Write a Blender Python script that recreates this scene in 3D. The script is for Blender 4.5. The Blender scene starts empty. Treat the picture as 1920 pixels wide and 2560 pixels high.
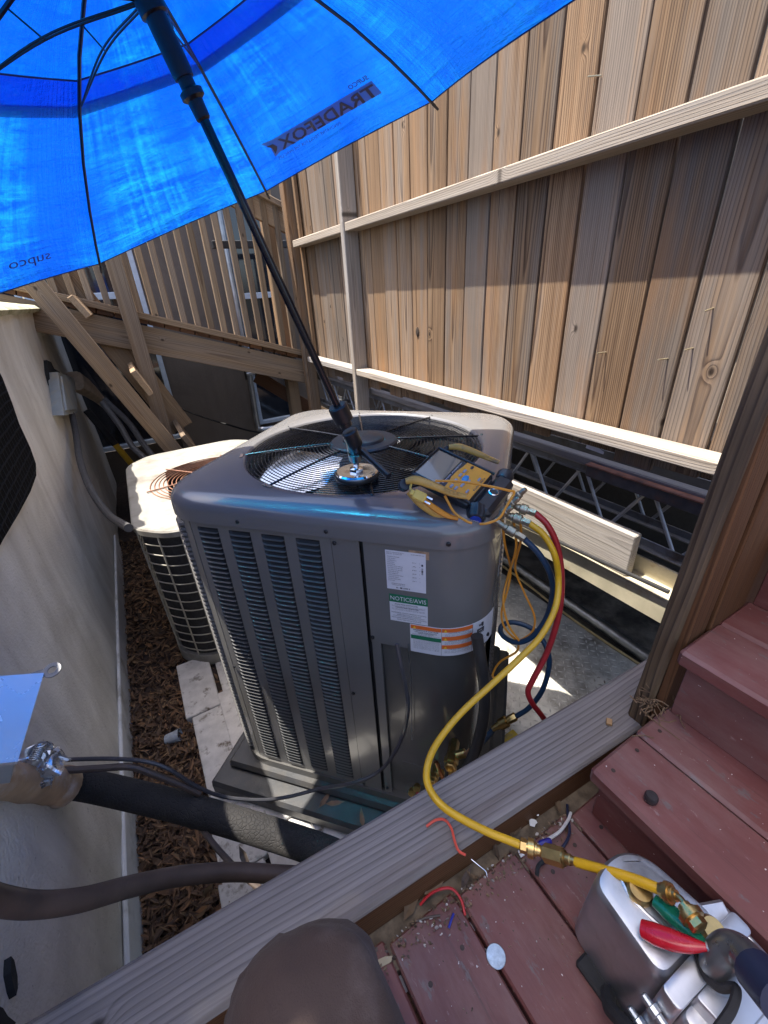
import bpy, bmesh, math, random
from mathutils import Vector, Matrix
import numpy as np
random.seed(7)
rad = math.radians
SC = bpy.context.scene
COL = SC.collection

# ------------------------------------------------------------------ camera, sky, sun, exposure
FPX, PITCH, ROLL, AZ = 1060.0, rad(27.7), rad(-3.4), rad(28.8)
def _rows():
    fw = Vector((0, math.cos(PITCH), -math.sin(PITCH))); up = Vector((0, math.sin(PITCH), math.cos(PITCH))); rt = Vector((1, 0, 0))
    r2 = math.cos(ROLL)*rt + math.sin(ROLL)*up; u2 = -math.sin(ROLL)*rt + math.cos(ROLL)*up
    Wm = Matrix(((math.cos(AZ), math.sin(AZ), 0), (-math.sin(AZ), math.cos(AZ), 0), (0, 0, 1)))
    return Wm @ r2, Wm @ u2, Wm @ fw
RT, UP, FW = _rows()
cam = bpy.data.cameras.new('camera'); camo = bpy.data.objects.new('camera', cam); COL.objects.link(camo)
cam.sensor_fit = 'HORIZONTAL'; cam.sensor_width = 36.0; cam.lens = FPX/1920*36.0
cam.clip_start = 0.02; cam.clip_end = 500
camo.matrix_world = Matrix(((RT.x, UP.x, -FW.x, 0), (RT.y, UP.y, -FW.y, 0), (RT.z, UP.z, -FW.z, 0), (0, 0, 0, 1)))
SC.camera = camo

SUN = Vector((-1.0, 0.66, 3.54)).normalized()
sl = bpy.data.lights.new('sun', 'SUN'); sl.energy = 3.6; sl.angle = rad(0.53); sl.color = (1.0, 0.95, 0.87)
so = bpy.data.objects.new('sun', sl); COL.objects.link(so)
so.rotation_euler = SUN.to_track_quat('Z', 'Y').to_euler(); so.location = SUN*8
wd = bpy.data.worlds.new('World'); SC.world = wd; wd.use_nodes = True
wn = wd.node_tree
bg = next(n for n in wn.nodes if n.type == 'BACKGROUND')
sk = wn.nodes.new('ShaderNodeTexSky'); sk.sky_type = 'NISHITA'; sk.sun_disc = False
sk.sun_elevation = math.asin(SUN.z); sk.sun_rotation = math.atan2(SUN.x, SUN.y)
sk.air_density = .75; sk.dust_density = 3.0; sk.ozone_density = .6
wn.links.new(sk.outputs[0], bg.inputs[0]); bg.inputs[1].default_value = 0.15
SC.view_settings.view_transform = 'Standard'; SC.view_settings.look = 'None'
SC.view_settings.gamma = 1.0; SC.view_settings.exposure = 1.75; SC.view_settings.use_curve_mapping = False
SC.render.engine = 'CYCLES'
SC.cycles.use_denoising = True
SC.cycles.max_bounces = 8; SC.cycles.diffuse_bounces = 4; SC.cycles.glossy_bounces = 4
SC.cycles.transmission_bounces = 6; SC.cycles.sample_clamp_indirect = 6.0
SC.cycles.caustics_reflective = False; SC.cycles.caustics_refractive = False

# ------------------------------------------------------------------ sight lines onto real planes (photo pixels 1920x2560)
def ray(u, v): return RT*((u-960)/FPX) - UP*((v-1280)/FPX) + FW
def gz(u, v, z): r = ray(u, v); return r*(z/r.z)
def gx(u, v, x): r = ray(u, v); return r*(x/r.x)
def gy(u, v, y): r = ray(u, v); return r*(y/r.y)
def gd(u, v, d): return ray(u, v).normalized()*d

# ------------------------------------------------------------------ materials
MATS = {}
def nt(name):
    m = bpy.data.materials.new(name); m.use_nodes = True
    t = m.node_tree
    b = next(n for n in t.nodes if n.type == 'BSDF_PRINCIPLED')
    return m, t, b
def N(t, typ, **kw):
    n = t.nodes.new(typ)
    for k, v in kw.items(): setattr(n, k, v)
    return n
def L(t, a, b): t.links.new(a, b)
def ramp(t, fac, stops):
    r = N(t, 'ShaderNodeValToRGB'); e = r.color_ramp.elements
    while len(e) > 2: e.remove(e[-1])
    for i, (p, c) in enumerate(stops):
        if i < 2: q = e[i]; q.position = p
        else: q = e.new(p)
        q.color = (*c, 1) if len(c) == 3 else c
    if fac is not None: L(t, fac, r.inputs[0])
    return r.outputs[0]
def mixc(t, fac, a, b, mode='MIX'):
    m = N(t, 'ShaderNodeMix', data_type='RGBA', blend_type=mode)
    for inp, v in ((m.inputs[0], fac), (m.inputs[6], a), (m.inputs[7], b)):
        if hasattr(v, 'is_output'): L(t, v, inp)
        elif isinstance(v, (int, float)): inp.default_value = v
        else: inp.default_value = (*v, 1) if len(v) == 3 else v
    return m.outputs[2]
def math_(t, op, a, b=None, c=None, clamp=False):
    m = N(t, 'ShaderNodeMath', operation=op); m.use_clamp = clamp
    for i, v in enumerate((a, b, c)):
        if v is None: continue
        if hasattr(v, 'is_output'): L(t, v, m.inputs[i])
        else: m.inputs[i].default_value = v
    return m.outputs[0]
def noise(t, vec, scale, detail=4, rough=.55, dist=0):
    n = N(t, 'ShaderNodeTexNoise'); n.inputs['Scale'].default_value = scale
    n.inputs['Detail'].default_value = detail; n.inputs['Roughness'].default_value = rough; n.inputs['Distortion'].default_value = dist
    if vec is not None: L(t, vec, n.inputs['Vector'])
    return n.outputs[0]
def mapping(t, vec, sc=(1, 1, 1), loc=(0, 0, 0), rot=(0, 0, 0)):
    m = N(t, 'ShaderNodeMapping'); m.inputs['Scale'].default_value = sc; m.inputs['Location'].default_value = loc; m.inputs['Rotation'].default_value = rot
    L(t, vec, m.inputs['Vector']); return m.outputs[0]
def bump(t, b, h, strength=.3, dist=.002):
    n = N(t, 'ShaderNodeBump'); n.inputs['Strength'].default_value = strength; n.inputs['Distance'].default_value = dist
    L(t, h, n.inputs['Height']); L(t, n.outputs[0], b.inputs['Normal']); return n
def coords(t, off=True):
    tc = N(t, 'ShaderNodeTexCoord'); v = tc.outputs['Object']
    if off:
        oi = N(t, 'ShaderNodeObjectInfo'); s = N(t, 'ShaderNodeVectorMath', operation='SCALE')
        s.inputs[0].default_value = (31.7, 17.3, 23.9); L(t, oi.outputs['Random'], s.inputs['Scale'])
        a = N(t, 'ShaderNodeVectorMath', operation='ADD'); L(t, v, a.inputs[0]); L(t, s.outputs[0], a.inputs[1]); v = a.outputs[0]
    return v
def plain(name, col, rough=.5, metal=0, var=.12, scale=30, bmp=.0, bscale=200, coat=0, spec=.5, dirt=None, dscale=6, dlo=.5, dhi=.7, rv=.25):
    """paint, rubber, metal: colour with slight mottling, optional dirt patches and fine relief"""
    if name in MATS: return MATS[name]
    m, t, b = nt(name); v = coords(t)
    f = noise(t, v, scale, 5)
    c = ramp(t, f, [(.3, tuple(x*(1-var) for x in col)), (.7, tuple(min(1, x*(1+var)) for x in col))])
    rr = math_(t, 'MULTIPLY_ADD', noise(t, v, scale*2.3, 4), rv, rough-rv*.48, True)
    if dirt:
        d = noise(t, v, dscale, 8, .65); d = ramp(t, d, [(dlo, (0, 0, 0)), (dhi, (1, 1, 1))])
        c = mixc(t, d, c, dirt)
    L(t, c, b.inputs['Base Color']); L(t, rr, b.inputs['Roughness'])
    b.inputs['Metallic'].default_value = metal; b.inputs['Coat Weight'].default_value = coat; b.inputs['Coat Roughness'].default_value = .08
    b.inputs['Specular IOR Level'].default_value = spec
    if bmp: bump(t, b, noise(t, v, bscale, 3), bmp, .001)
    MATS[name] = m; return m
def wood(name, light, dark, grey=(.30, .28, .26), gamt=.5, ring=.0075, rough=.75, stain=None, samt=.5, contrast=1.0, knots=True):
    """sawn softwood, length along local x: growth rings round a wandering pith, knots, fibre, weathering"""
    m, t, b = nt(name); v = coords(t)
    sep = N(t, 'ShaderNodeSeparateXYZ'); L(t, v, sep.inputs[0]); X, Y, Z = sep.outputs
    tc = N(t, 'ShaderNodeTexCoord'); so_ = N(t, 'ShaderNodeSeparateXYZ'); L(t, tc.outputs['Object'], so_.inputs[0]); x0, y0, z0 = so_.outputs
    oi = N(t, 'ShaderNodeObjectInfo'); rnd = oi.outputs['Random']
    wob = noise(t, mapping(t, v, (1.1, 2.0, 2.0)), 1.0, 2, .4)
    wob2 = noise(t, mapping(t, v, (3.0, 14, 14)), 1.0, 3, .5)
    r2 = math_(t, 'FRACT', math_(t, 'MULTIPLY', rnd, 7.31))
    oy = math_(t, 'MULTIPLY_ADD', rnd, .16, -.08); oz = math_(t, 'MULTIPLY_ADD', r2, -.07, -.012)
    yy = math_(t, 'ADD', math_(t, 'ADD', y0, oy), math_(t, 'MULTIPLY_ADD', wob, .055, -.0275))
    zz = math_(t, 'ADD', math_(t, 'ADD', z0, oz), math_(t, 'MULTIPLY_ADD', x0, .012, math_(t, 'MULTIPLY_ADD', wob2, .007, -.0035)))
    r = math_(t, 'SQRT', math_(t, 'ADD', math_(t, 'MULTIPLY', yy, yy), math_(t, 'MULTIPLY', zz, zz)))
    if knots:
        vo = N(t, 'ShaderNodeTexVoronoi', voronoi_dimensions='2D', feature='F1'); vo.inputs['Scale'].default_value = 1.0
        L(t, mapping(t, v, (3.2, 5.2, 1)), vo.inputs['Vector'])
        d = math_(t, 'MULTIPLY', vo.outputs['Distance'], 1/4.0)
        sc_ = N(t, 'ShaderNodeSeparateColor'); L(t, vo.outputs['Color'], sc_.inputs[0])
        has = math_(t, 'GREATER_THAN', sc_.outputs[0], .74)
        g = math_(t, 'MULTIPLY', math_(t, 'EXPONENT', math_(t, 'MULTIPLY', math_(t, 'POWER', math_(t, 'DIVIDE', d, .020), 2.0), -1.0)), has)
        r = math_(t, 'ADD', r, math_(t, 'MULTIPLY', g, .017))
        core = math_(t, 'MULTIPLY', ramp(t, d, [(.006, (1, 1, 1)), (.013, (0, 0, 0))]), has)
    ph = math_(t, 'FRACT', math_(t, 'DIVIDE', r, ring))
    rg = ramp(t, ph, [(0.0, (.05, .05, .05)), (.55, (.35, .35, .35)), (.86, (1, 1, 1)), (1.0, (.05, .05, .05))])
    fib = noise(t, mapping(t, v, (5, 420, 420)), 1.0, 3, .6)
    fib2 = noise(t, mapping(t, v, (1.6, 75, 75)), 1.0, 6, .68)
    big = noise(t, mapping(t, v, (1.0, 14, 14)), 1.0, 6, .65)
    f = math_(t, 'ADD', math_(t, 'MULTIPLY', rg, .62*contrast), math_(t, 'MULTIPLY_ADD', fib2, 1.5, -.62), None, True)
    c = mixc(t, f, light, dark)
    gf = ramp(t, math_(t, 'ADD', big, math_(t, 'MULTIPLY_ADD', rnd, .3, -.15)), [(.40, (0, 0, 0)), (.62, (gamt, gamt, gamt))])
    gc = mixc(t, math_(t, 'MULTIPLY', f, .75), grey, tuple(x*.42 for x in grey))
    c = mixc(t, gf, c, gc)
    if stain:
        st = noise(t, mapping(t, v, (.9, 7, 7), (5, 3, 1)), 1.0, 5, .6)
        c = mixc(t, math_(t, 'MULTIPLY', ramp(t, st, [(.52, (0, 0, 0)), (.70, (1, 1, 1))]), samt), c, stain)
    tone = math_(t, 'MULTIPLY_ADD', math_(t, 'FRACT', math_(t, 'MULTIPLY', rnd, 13.7)), .62, .66)
    c = mixc(t, 1.0, c, N_gray(t, tone), 'MULTIPLY')
    c = mixc(t, math_(t, 'MULTIPLY', math_(t, 'SUBTRACT', fib, .5), .9, None, True), c, tuple(x*.35 for x in dark))
    if knots: c = mixc(t, math_(t, 'MULTIPLY', core, .85), c, tuple(x*.22 for x in dark))
    L(t, c, b.inputs['Base Color']); b.inputs['Roughness'].default_value = rough; b.inputs['Specular IOR Level'].default_value = .25
    h = math_(t, 'ADD', math_(t, 'MULTIPLY', rg, .6), math_(t, 'MULTIPLY', fib, .8))
    bump(t, b, h, .55, .0016)
    MATS[name] = m; return m
def N_gray(t, val):
    c = N(t, 'ShaderNodeCombineColor')
    for i in range(3): L(t, val, c.inputs[i])
    return c.outputs[0]

# ------------------------------------------------------------------ mesh helpers
WM = {}
class MB:
    def __init__(s): s.v = []; s.f = []
    def add(s, vs, fs, M=None):
        o = len(s.v)
        s.v += [tuple(M @ Vector(p)) if M is not None else tuple(p) for p in vs]
        s.f += [tuple(i+o for i in f) for f in fs]
        return s
    def box(s, lo, hi, c=.0, M=None):
        (x0, y0, z0), (x1, y1, z1) = lo, hi
        if c <= 0:
            vs = [(x, y, z) for z in (z0, z1) for y in (y0, y1) for x in (x0, x1)]
            return s.add(vs, [(0, 2, 3, 1), (4, 5, 7, 6), (0, 1, 5, 4), (2, 6, 7, 3), (0, 4, 6, 2), (1, 3, 7, 5)], M)
        c = min(c, (x1-x0)*.45, (y1-y0)*.45, (z1-z0)*.45)
        vs = []; idx = {}
        for kx in (0, 1):
            for ky in (0, 1):
                for kz in (0, 1):
                    X = (x0, x1)[kx]; Y = (y0, y1)[ky]; Z = (z0, z1)[kz]
                    dx = c*(1-2*kx); dy = c*(1-2*ky); dz = c*(1-2*kz)
                    for a, p in (('x', (X, Y+dy, Z+dz)), ('y', (X+dx, Y, Z+dz)), ('z', (X+dx, Y+dy, Z))):
                        idx[kx, ky, kz, a] = len(vs); vs.append(p)
        I = lambda *k: idx[k]
        fs = []
        for k in (0, 1):
            fs.append([I(k, 0, 0, 'x'), I(k, 0, 1, 'x'), I(k, 1, 1, 'x'), I(k, 1, 0, 'x')])
            fs.append([I(0, k, 0, 'y'), I(1, k, 0, 'y'), I(1, k, 1, 'y'), I(0, k, 1, 'y')])
            fs.append([I(0, 0, k, 'z'), I(0, 1, k, 'z'), I(1, 1, k, 'z'), I(1, 0, k, 'z')])
            for j in (0, 1):
                fs.append([I(k, j, 0, 'x'), I(k, j, 1, 'x'), I(k, j, 1, 'y'), I(k, j, 0, 'y')])
                fs.append([I(k, 0, j, 'x'), I(k, 1, j, 'x'), I(k, 1, j, 'z'), I(k, 0, j, 'z')])
                fs.append([I(0, k, j, 'y'), I(1, k, j, 'y'), I(1, k, j, 'z'), I(0, k, j, 'z')])
                for l in (0, 1): fs.append([I(k, j, l, 'x'), I(k, j, l, 'y'), I(k, j, l, 'z')])
        cx, cy, cz = (x0+x1)/2, (y0+y1)/2, (z0+z1)/2
        out = []
        for f in fs:
            a, b_, d = (Vector(vs[i]) for i in f[:3]); n = (b_-a).cross(d-a)
            ctr = sum((Vector(vs[i]) for i in f), Vector())/len(f)
            out.append(tuple(f) if n.dot(ctr-Vector((cx, cy, cz))) > 0 else tuple(reversed(f)))
        return s.add(vs, out, M)
    def grid(s, rows, M=None, wrap=False, flip=False):
        n = len(rows[0]); vs = [p for r in rows for p in r]; fs = []
        for i in range(len(rows)-1):
            for j in range(n if wrap else n-1):
                a, b_, c, d = i*n+j, i*n+(j+1) % n, (i+1)*n+(j+1) % n, (i+1)*n+j
                fs.append((a, d, c, b_) if flip else (a, b_, c, d))
        return s.add(vs, fs, M)
    def tube(s, pts, r, n=8, caps=True, flat=None):
        pts = [Vector(p) for p in pts]; k = len(pts)
        rr = r if isinstance(r, (list, tuple)) else [r]*k
        rows = []; T0 = (pts[1]-pts[0]).normalized()
        up = Vector((0, 0, 1)) if abs(T0.z) < .9 else Vector((1, 0, 0))
        U = (up - T0*up.dot(T0)).normalized()
        for i in range(k):
            T = (pts[min(i+1, k-1)]-pts[max(i-1, 0)]).normalized()
            U = (U - T*U.dot(T)).normalized(); V = T.cross(U)
            rows.append([pts[i]+(U*math.cos(a)+V*math.sin(a)*(flat or 1))*rr[i] for a in [2*math.pi*j/n for j in range(n)]])
        o = len(s.v); s.grid(rows, wrap=True)
        if caps: s.f.append(tuple(reversed(range(o, o+n)))); s.f.append(tuple(range(o+(k-1)*n, o+k*n)))
        return s
    def lathe(s, prof, M=None, n=20):
        """profile [(radius, height)] about local z"""
        rows = [[(r*math.cos(2*math.pi*j/n), r*math.sin(2*math.pi*j/n), h) for j in range(n)] for r, h in prof]
        o = len(s.v); s.grid(rows, M, wrap=True)
        s.f.append(tuple(reversed(range(o, o+n)))); e = len(prof)-1; s.f.append(tuple(range(o+e*n, o+(e+1)*n)))
        return s
    def prism(s, poly, z0, z1, M=None):
        n = len(poly); ar = sum(poly[i][0]*poly[(i+1) % n][1]-poly[(i+1) % n][0]*poly[i][1] for i in range(n))
        if ar < 0: poly = poly[::-1]
        vs = [(x, y, z0) for x, y in poly]+[(x, y, z1) for x, y in poly]
        fs = [tuple(reversed(range(n))), tuple(range(n, 2*n))]+[(i, (i+1) % n, n+(i+1) % n, n+i) for i in range(n)]
        return s.add(vs, fs, M)
def root(o):
    return WM.get(o.name, Matrix.Identity(4))
def mk(name, mb, mat, parent=None, M=None, smooth=True, angle=35, **tags):
    """links the collected shape as ONE mesh object; M = frame its vertices are given in (default: world)"""
    vs = [Vector(p) for p in mb.v]
    if M is None:
        lo = Vector([min(p[i] for p in vs) for i in range(3)]); hi = Vector([max(p[i] for p in vs) for i in range(3)])
        c = (lo+hi)/2; c.z = lo.z; vs = [p-c for p in vs]; M = Matrix.Translation(c)
    me = bpy.data.meshes.new(name); me.from_pydata(vs, [], mb.f); me.validate(); me.update()
    if smooth:
        me.polygons.foreach_set('use_smooth', [True]*len(me.polygons)); me.set_sharp_from_angle(angle=rad(angle))
    if mat is not None: me.materials.append(mat)
    o = bpy.data.objects.new(name, me); COL.objects.link(o)
    link(o, M, parent)
    for k, v in tags.items(): o[k] = v
    return o
def link(o, M, parent):
    WM[o.name] = M.copy()
    if parent is not None:
        o.parent = parent; o.matrix_basis = root(parent).inverted() @ M
    else: o.matrix_basis = M
def thing(name, loc, label, cat, group=None, rot=None):
    o = bpy.data.objects.new(name, None); o.empty_display_size = .05; COL.objects.link(o)
    M = Matrix.Translation(Vector(loc))
    if rot is not None: M = M @ rot
    link(o, M, None); o['label'] = label; o['category'] = cat
    if group: o['group'] = group
    return o
def tag(o, label, cat, group=None):
    o['label'] = label; o['category'] = cat
    if group: o['group'] = group
    return o
def dup(src, M, parent=None):
    c = src.copy(); COL.objects.link(c); c.parent = None; link(c, M, parent)
    return c
def frame(o, x, zhint):
    X = Vector(x).normalized(); Zh = Vector(zhint); Z = (Zh - X*Zh.dot(X)).normalized(); Y = Z.cross(X)
    return Matrix(((X.x, Y.x, Z.x, o[0]), (X.y, Y.y, Z.y, o[1]), (X.z, Y.z, Z.z, o[2]), (0, 0, 0, 1)))
def beam(name, a, b, w, th, zhint, mat, parent=None, c=.003, ext=0, **tags):
    """sawn board from a to b: local x along it, local y across (w), local z through (th) towards zhint"""
    a, b = Vector(a), Vector(b); d = (b-a).normalized(); a = a-d*ext; b = b+d*ext
    M = frame((a+b)/2, b-a, zhint); l = (b-a).length/2
    return mk(name, MB().box((-l, -w/2, -th/2), (l, w/2, th/2), c), mat, parent, M, False, **tags)
def cr(pts, k=8):
    """Catmull-Rom through the points"""
    P = [Vector(p) for p in pts]; P = [P[0]*2-P[1]]+P+[P[-1]*2-P[-2]]; out = []
    for i in range(1, len(P)-2):
        p0, p1, p2, p3 = P[i-1:i+3]
        for j in range(k):
            t = j/k
            out.append(.5*((2*p1)+(p2-p0)*t+(2*p0-5*p1+4*p2-p3)*t*t+(3*p1-p0-3*p2+p3)*t**3))
    out.append(P[-2]); return out
def cable(name, pts, r, mat, parent=None, n=8, k=8, **tags):
    return mk(name, MB().tube(cr(pts, k), r, n), mat, parent, **tags)
def along(a, b, roll=(0, 0, 1)):
    """frame at a with local z pointing to b"""
    Zv = (Vector(b)-Vector(a)).normalized(); h = Vector(roll)
    if abs(h.dot(Zv)) > .95: h = Vector((1, 0, 0))
    X = (h-Zv*h.dot(Zv)).normalized(); Y = Zv.cross(X); o = a
    return Matrix(((X.x, Y.x, Zv.x, o[0]), (X.y, Y.y, Zv.y, o[1]), (X.z, Y.z, Zv.z, o[2]), (0, 0, 0, 1)))
def sweep(mb, pts, wh, up, n=10, sq=.6, k=6):
    """rounded-rectangular section swept along pts, each with its own (width, height)"""
    P = cr(pts, k); m = len(P); q = len(wh)
    rows = []; up = Vector(up)
    for i, p in enumerate(P):
        T = (P[min(i+1, m-1)]-P[max(i-1, 0)]).normalized(); U = (up-T*up.dot(T)).normalized(); S = T.cross(U)
        f = i/(m-1)*(q-1); a = min(int(f), q-2); g = f-a
        w = (wh[a][0]*(1-g)+wh[a+1][0]*g)/2; h = (wh[a][1]*(1-g)+wh[a+1][1]*g)/2
        row = []
        for j in range(n):
            an = 2*math.pi*(j+.5)/n; ca, sa = math.cos(an), math.sin(an)
            row.append(p+S*w*math.copysign(abs(ca)**sq, ca)+U*h*math.copysign(abs(sa)**sq, sa))
        rows.append(row)
    o = len(mb.v); mb.grid(rows, wrap=True)
    mb.f.append(tuple(reversed(range(o, o+n)))); mb.f.append(tuple(range(o+(m-1)*n, o+m*n)))
    return mb
_font = {}
def glyphs(s, bold=False):
    """vertices/faces of a line of text, height 1 cap approx, starting at x=0; returns (verts2d, faces, width)"""
    key = (s, bold)
    if key in _font: return _font[key]
    cu = bpy.data.curves.new('txt', 'FONT'); cu.body = s; cu.size = 1.0; cu.resolution_u = 2
    if bold: cu.offset = .018
    o = bpy.data.objects.new('txt', cu); COL.objects.link(o)
    dg = bpy.context.evaluated_depsgraph_get(); dg.update()
    me = bpy.data.meshes.new_from_object(o.evaluated_get(dg))
    vs = [(p.co.x, p.co.y) for p in me.vertices]; fs = [tuple(p.vertices) for p in me.polygons]
    bpy.data.objects.remove(o); bpy.data.curves.remove(cu); bpy.data.meshes.remove(me)
    x0 = min(p[0] for p in vs); x1 = max(p[0] for p in vs); y1 = max(p[1] for p in vs)
    vs = [((x-x0), y) for x, y in vs]
    _font[key] = (vs, fs, x1-x0, y1); return _font[key]
def print_text(mb, s, x0, x1, y, h, fn, bold=False):
    """lays text between x0..x1 with baseline y and cap height h; fn maps (x, y) to 3-D"""
    vs, fs, w, y1 = glyphs(s, bold)
    kx = (x1-x0)/w; ky = h/.70
    mb.add([fn(x0+x*kx, y+yy*ky) for x, yy in vs], fs)

# ------------------------------------------------------------------ wood, paint and ground materials
W_FENCE = wood('weathered_pine', (.285, .185, .105), (.060, .030, .015), (.205, .178, .152), .72, stain=(.27, .14, .058), samt=.65, contrast=1.35, ring=.0068)
W_RAIL = wood('bleached_pine', (.40, .345, .28), (.17, .13, .095), (.36, .335, .31), .7, rough=.85)
W_RAMP = wood('treated_pine', (.34, .24, .145), (.14, .08, .042), (.25, .21, .175), .45)
W_BROWN = wood('brown_oiled_pine', (.165, .072, .028), (.065, .026, .010), (.10, .055, .03), .35, rough=.6)
W_POST = wood('dark_knotty_pine', (.20, .135, .075), (.035, .02, .012), (.16, .135, .11), .5, ring=.013, stain=(.03, .018, .010), samt=.9, contrast=1.2)
W_CURB = wood('grey_landscape_timber', (.235, .212, .195), (.095, .080, .070), (.26, .245, .235), .65, rough=.85, stain=(.075, .046, .030), samt=.9, ring=.0100, contrast=1.15)
def stucco(name, col, dirt, bs=120):
    m, t, b = nt(name); v = coords(t, False)
    st = noise(t, mapping(t, v, (5.0, 5.0, .8)), 1.0, 7, .6, .4); pt = noise(t, v, 2.2, 7, .62, .6)
    f = ramp(t, st, [(.42, (0, 0, 0)), (.72, (.55, .55, .55))]); g = ramp(t, pt, [(.50, (0, 0, 0)), (.75, (.5, .5, .5))])
    c = mixc(t, f, col, dirt); c = mixc(t, g, c, tuple(x*.8 for x in dirt))
    sp = noise(t, v, 60, 3); c = mixc(t, ramp(t, sp, [(.68, (0, 0, 0)), (.75, (.6, .6, .6))]), c, tuple(x*.4 for x in dirt))
    L(t, c, b.inputs['Base Color']); b.inputs['Roughness'].default_value = .9; b.inputs['Specular IOR Level'].default_value = .2
    h = math_(t, 'ADD', math_(t, 'MULTIPLY', noise(t, v, bs, 4), .8), math_(t, 'MULTIPLY', noise(t, mapping(t, v, (3, 3, 2)), 1.0, 4), 3.0))
    bump(t, b, h, .6, .01); MATS[name] = m; return m
M_STUCCO = stucco('cream_stucco', (.76, .73, .655), (.40, .36, .29))
M_TAUPE = stucco('taupe_stucco', (.16, .135, .112), (.11, .092, .077))
M_CAP = plain('mossy_concrete', (.42, .40, .28), .95, var=.3, scale=14, bmp=.8, bscale=60, dirt=(.16, .17, .08), dscale=9)
M_MULCH = plain('dark_soil', (.045, .030, .022), .95, var=.5, scale=40, bmp=.8, bscale=50)
M_DARKFLOOR = plain('dirty_concrete', (.10, .088, .070), .85, var=.5, scale=7, bmp=.5, bscale=40, dirt=(.022, .018, .014), dscale=4, dlo=.42, dhi=.60)
M_PAVER = plain('whitewashed_concrete', (.56, .54, .51), .9, var=.16, scale=20, bmp=.7, bscale=70, dirt=(.14, .115, .085), dscale=17, dlo=.56, dhi=.68)
M_STEEL = plain('galvanised_steel', (.42, .44, .46), .42, 1, .2, 12, .15, 90)
M_JOIST = plain('grey_painted_steel', (.12, .125, .135), .5, 0, .25, 10, .2, 60, dirt=(.05, .035, .025), dscale=8)
M_ROD = plain('steel_rod', (.33, .34, .36), .45, .6, .2, 25)
M_RUST = plain('rusty_angle', (.24, .09, .05), .8, 0, .35, 30, .4, 120, dirt=(.06, .045, .04), dscale=12)
M_CREAMSTEEL = plain('stained_cream_steel', (.46, .41, .29), .6, 0, .2, 8, .2, 60, dirt=(.30, .17, .06), dscale=5, dlo=.55, dhi=.72)
M_BLACK = plain('black_plastic', (.018, .019, .021), .42, 0, .2, 30, .2, 300)
M_BLACKMATT = plain('black_rubber', (.016, .015, .015), .75, 0, .3, 40, .35, 160)
M_DARK = plain('dark_void_metal', (.012, .013, .015), .8)
M_WHITE = plain('white_paint', (.72, .72, .70), .5, 0, .06, 20, dirt=(.35, .33, .28), dscale=7)
M_BRASS = plain('brass', (.56, .38, .15), .32, 1, .15, 60, .1, 200)
M_NICKEL = plain('worn_plated_brass', (.38, .33, .25), .42, 1, .25, 90, .3, 400)
M_CHROME = plain('chrome', (.78, .78, .80), .10, 1, .04, 20)
M_ALU = plain('cast_aluminium', (.55, .55, .57), .43, 1, .12, 18, .12, 120, dirt=(.30, .29, .28), dscale=6)
M_GLASSD = plain('dark_window_glass', (.012, .016, .024), .06, 0, .1, 4, spec=.8)
M_SCREW = plain('dark_screw', (.05, .05, .055), .4, .8)
def painted_deck(name, col):
    m, t, b = nt(name); v = coords(t)
    big = noise(t, v, 5, 6, .6); fine = noise(t, mapping(t, v, (3, 90, 90)), 1.0, 4)
    c = ramp(t, big, [(.3, tuple(x*.82 for x in col)), (.7, tuple(x*1.18 for x in col))])
    c = mixc(t, ramp(t, fine, [(.62, (0, 0, 0)), (.74, (.6, .6, .6))]), c, tuple(x*.35 for x in col))
    sc = noise(t, mapping(t, v, (16, 40, 40)), 1.0, 6, .7); c = mixc(t, ramp(t, sc, [(.60, (0, 0, 0)), (.66, (.75, .75, .75))]), c, (.12, .105, .10))
    sc2 = noise(t, mapping(t, v, (22, 60, 60), (3, 2, 1)), 1.0, 6, .7); c = mixc(t, ramp(t, sc2, [(.64, (0, 0, 0)), (.71, (.55, .55, .55))]), c, (.36, .26, .24))
    du = noise(t, mapping(t, v, (2.2, 6, 6), (7, 7, 7)), 1.0, 7, .7); c = mixc(t, ramp(t, du, [(.45, (0, 0, 0)), (.70, (.42, .42, .42))]), c, (.30, .21, .185))
    sp = noise(t, v, 130, 2); c = mixc(t, ramp(t, sp, [(.745, (0, 0, 0)), (.765, (.9, .9, .9))]), c, (.6, .57, .53))
    L(t, c, b.inputs['Base Color']); L(t, math_(t, 'MULTIPLY_ADD', big, .3, .36), b.inputs['Roughness'])
    bump(t, b, math_(t, 'ADD', math_(t, 'MULTIPLY', fine, .7), math_(t, 'MULTIPLY', sc, .6)), .5, .0015)
    MATS[name] = m; return m
M_DECK = painted_deck('oxblood_deck_paint', (.145, .047, .040))
def litter_mat(name, cols):
    m, t, b = nt(name); g = N(t, 'ShaderNodeNewGeometry'); r = g.outputs['Random Per Island']
    n_ = len(cols); c = ramp(t, r, [(i/(n_-1), cc) for i, cc in enumerate(cols)])
    L(t, c, b.inputs['Base Color']); b.inputs['Roughness'].default_value = .8; b.inputs['Specular IOR Level'].default_value = .3
    MATS[name] = m; return m
M_LEAF = litter_mat('dry_leaf_litter', [(.07, .042, .028), (.15, .085, .048), (.09, .062, .045), (.22, .12, .062), (.06, .04, .03), (.27, .17, .09), (.08, .05, .034), (.34, .18, .085)])
M_BITS = litter_mat('deck_dirt_bits', [(.10, .07, .045), (.18, .12, .07), (.05, .035, .025), (.24, .17, .11), (.08, .06, .05), (.55, .53, .5)])

def structure(o): o['kind'] = 'structure'; return o
def stuff(o): o['kind'] = 'stuff'; return o

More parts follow.
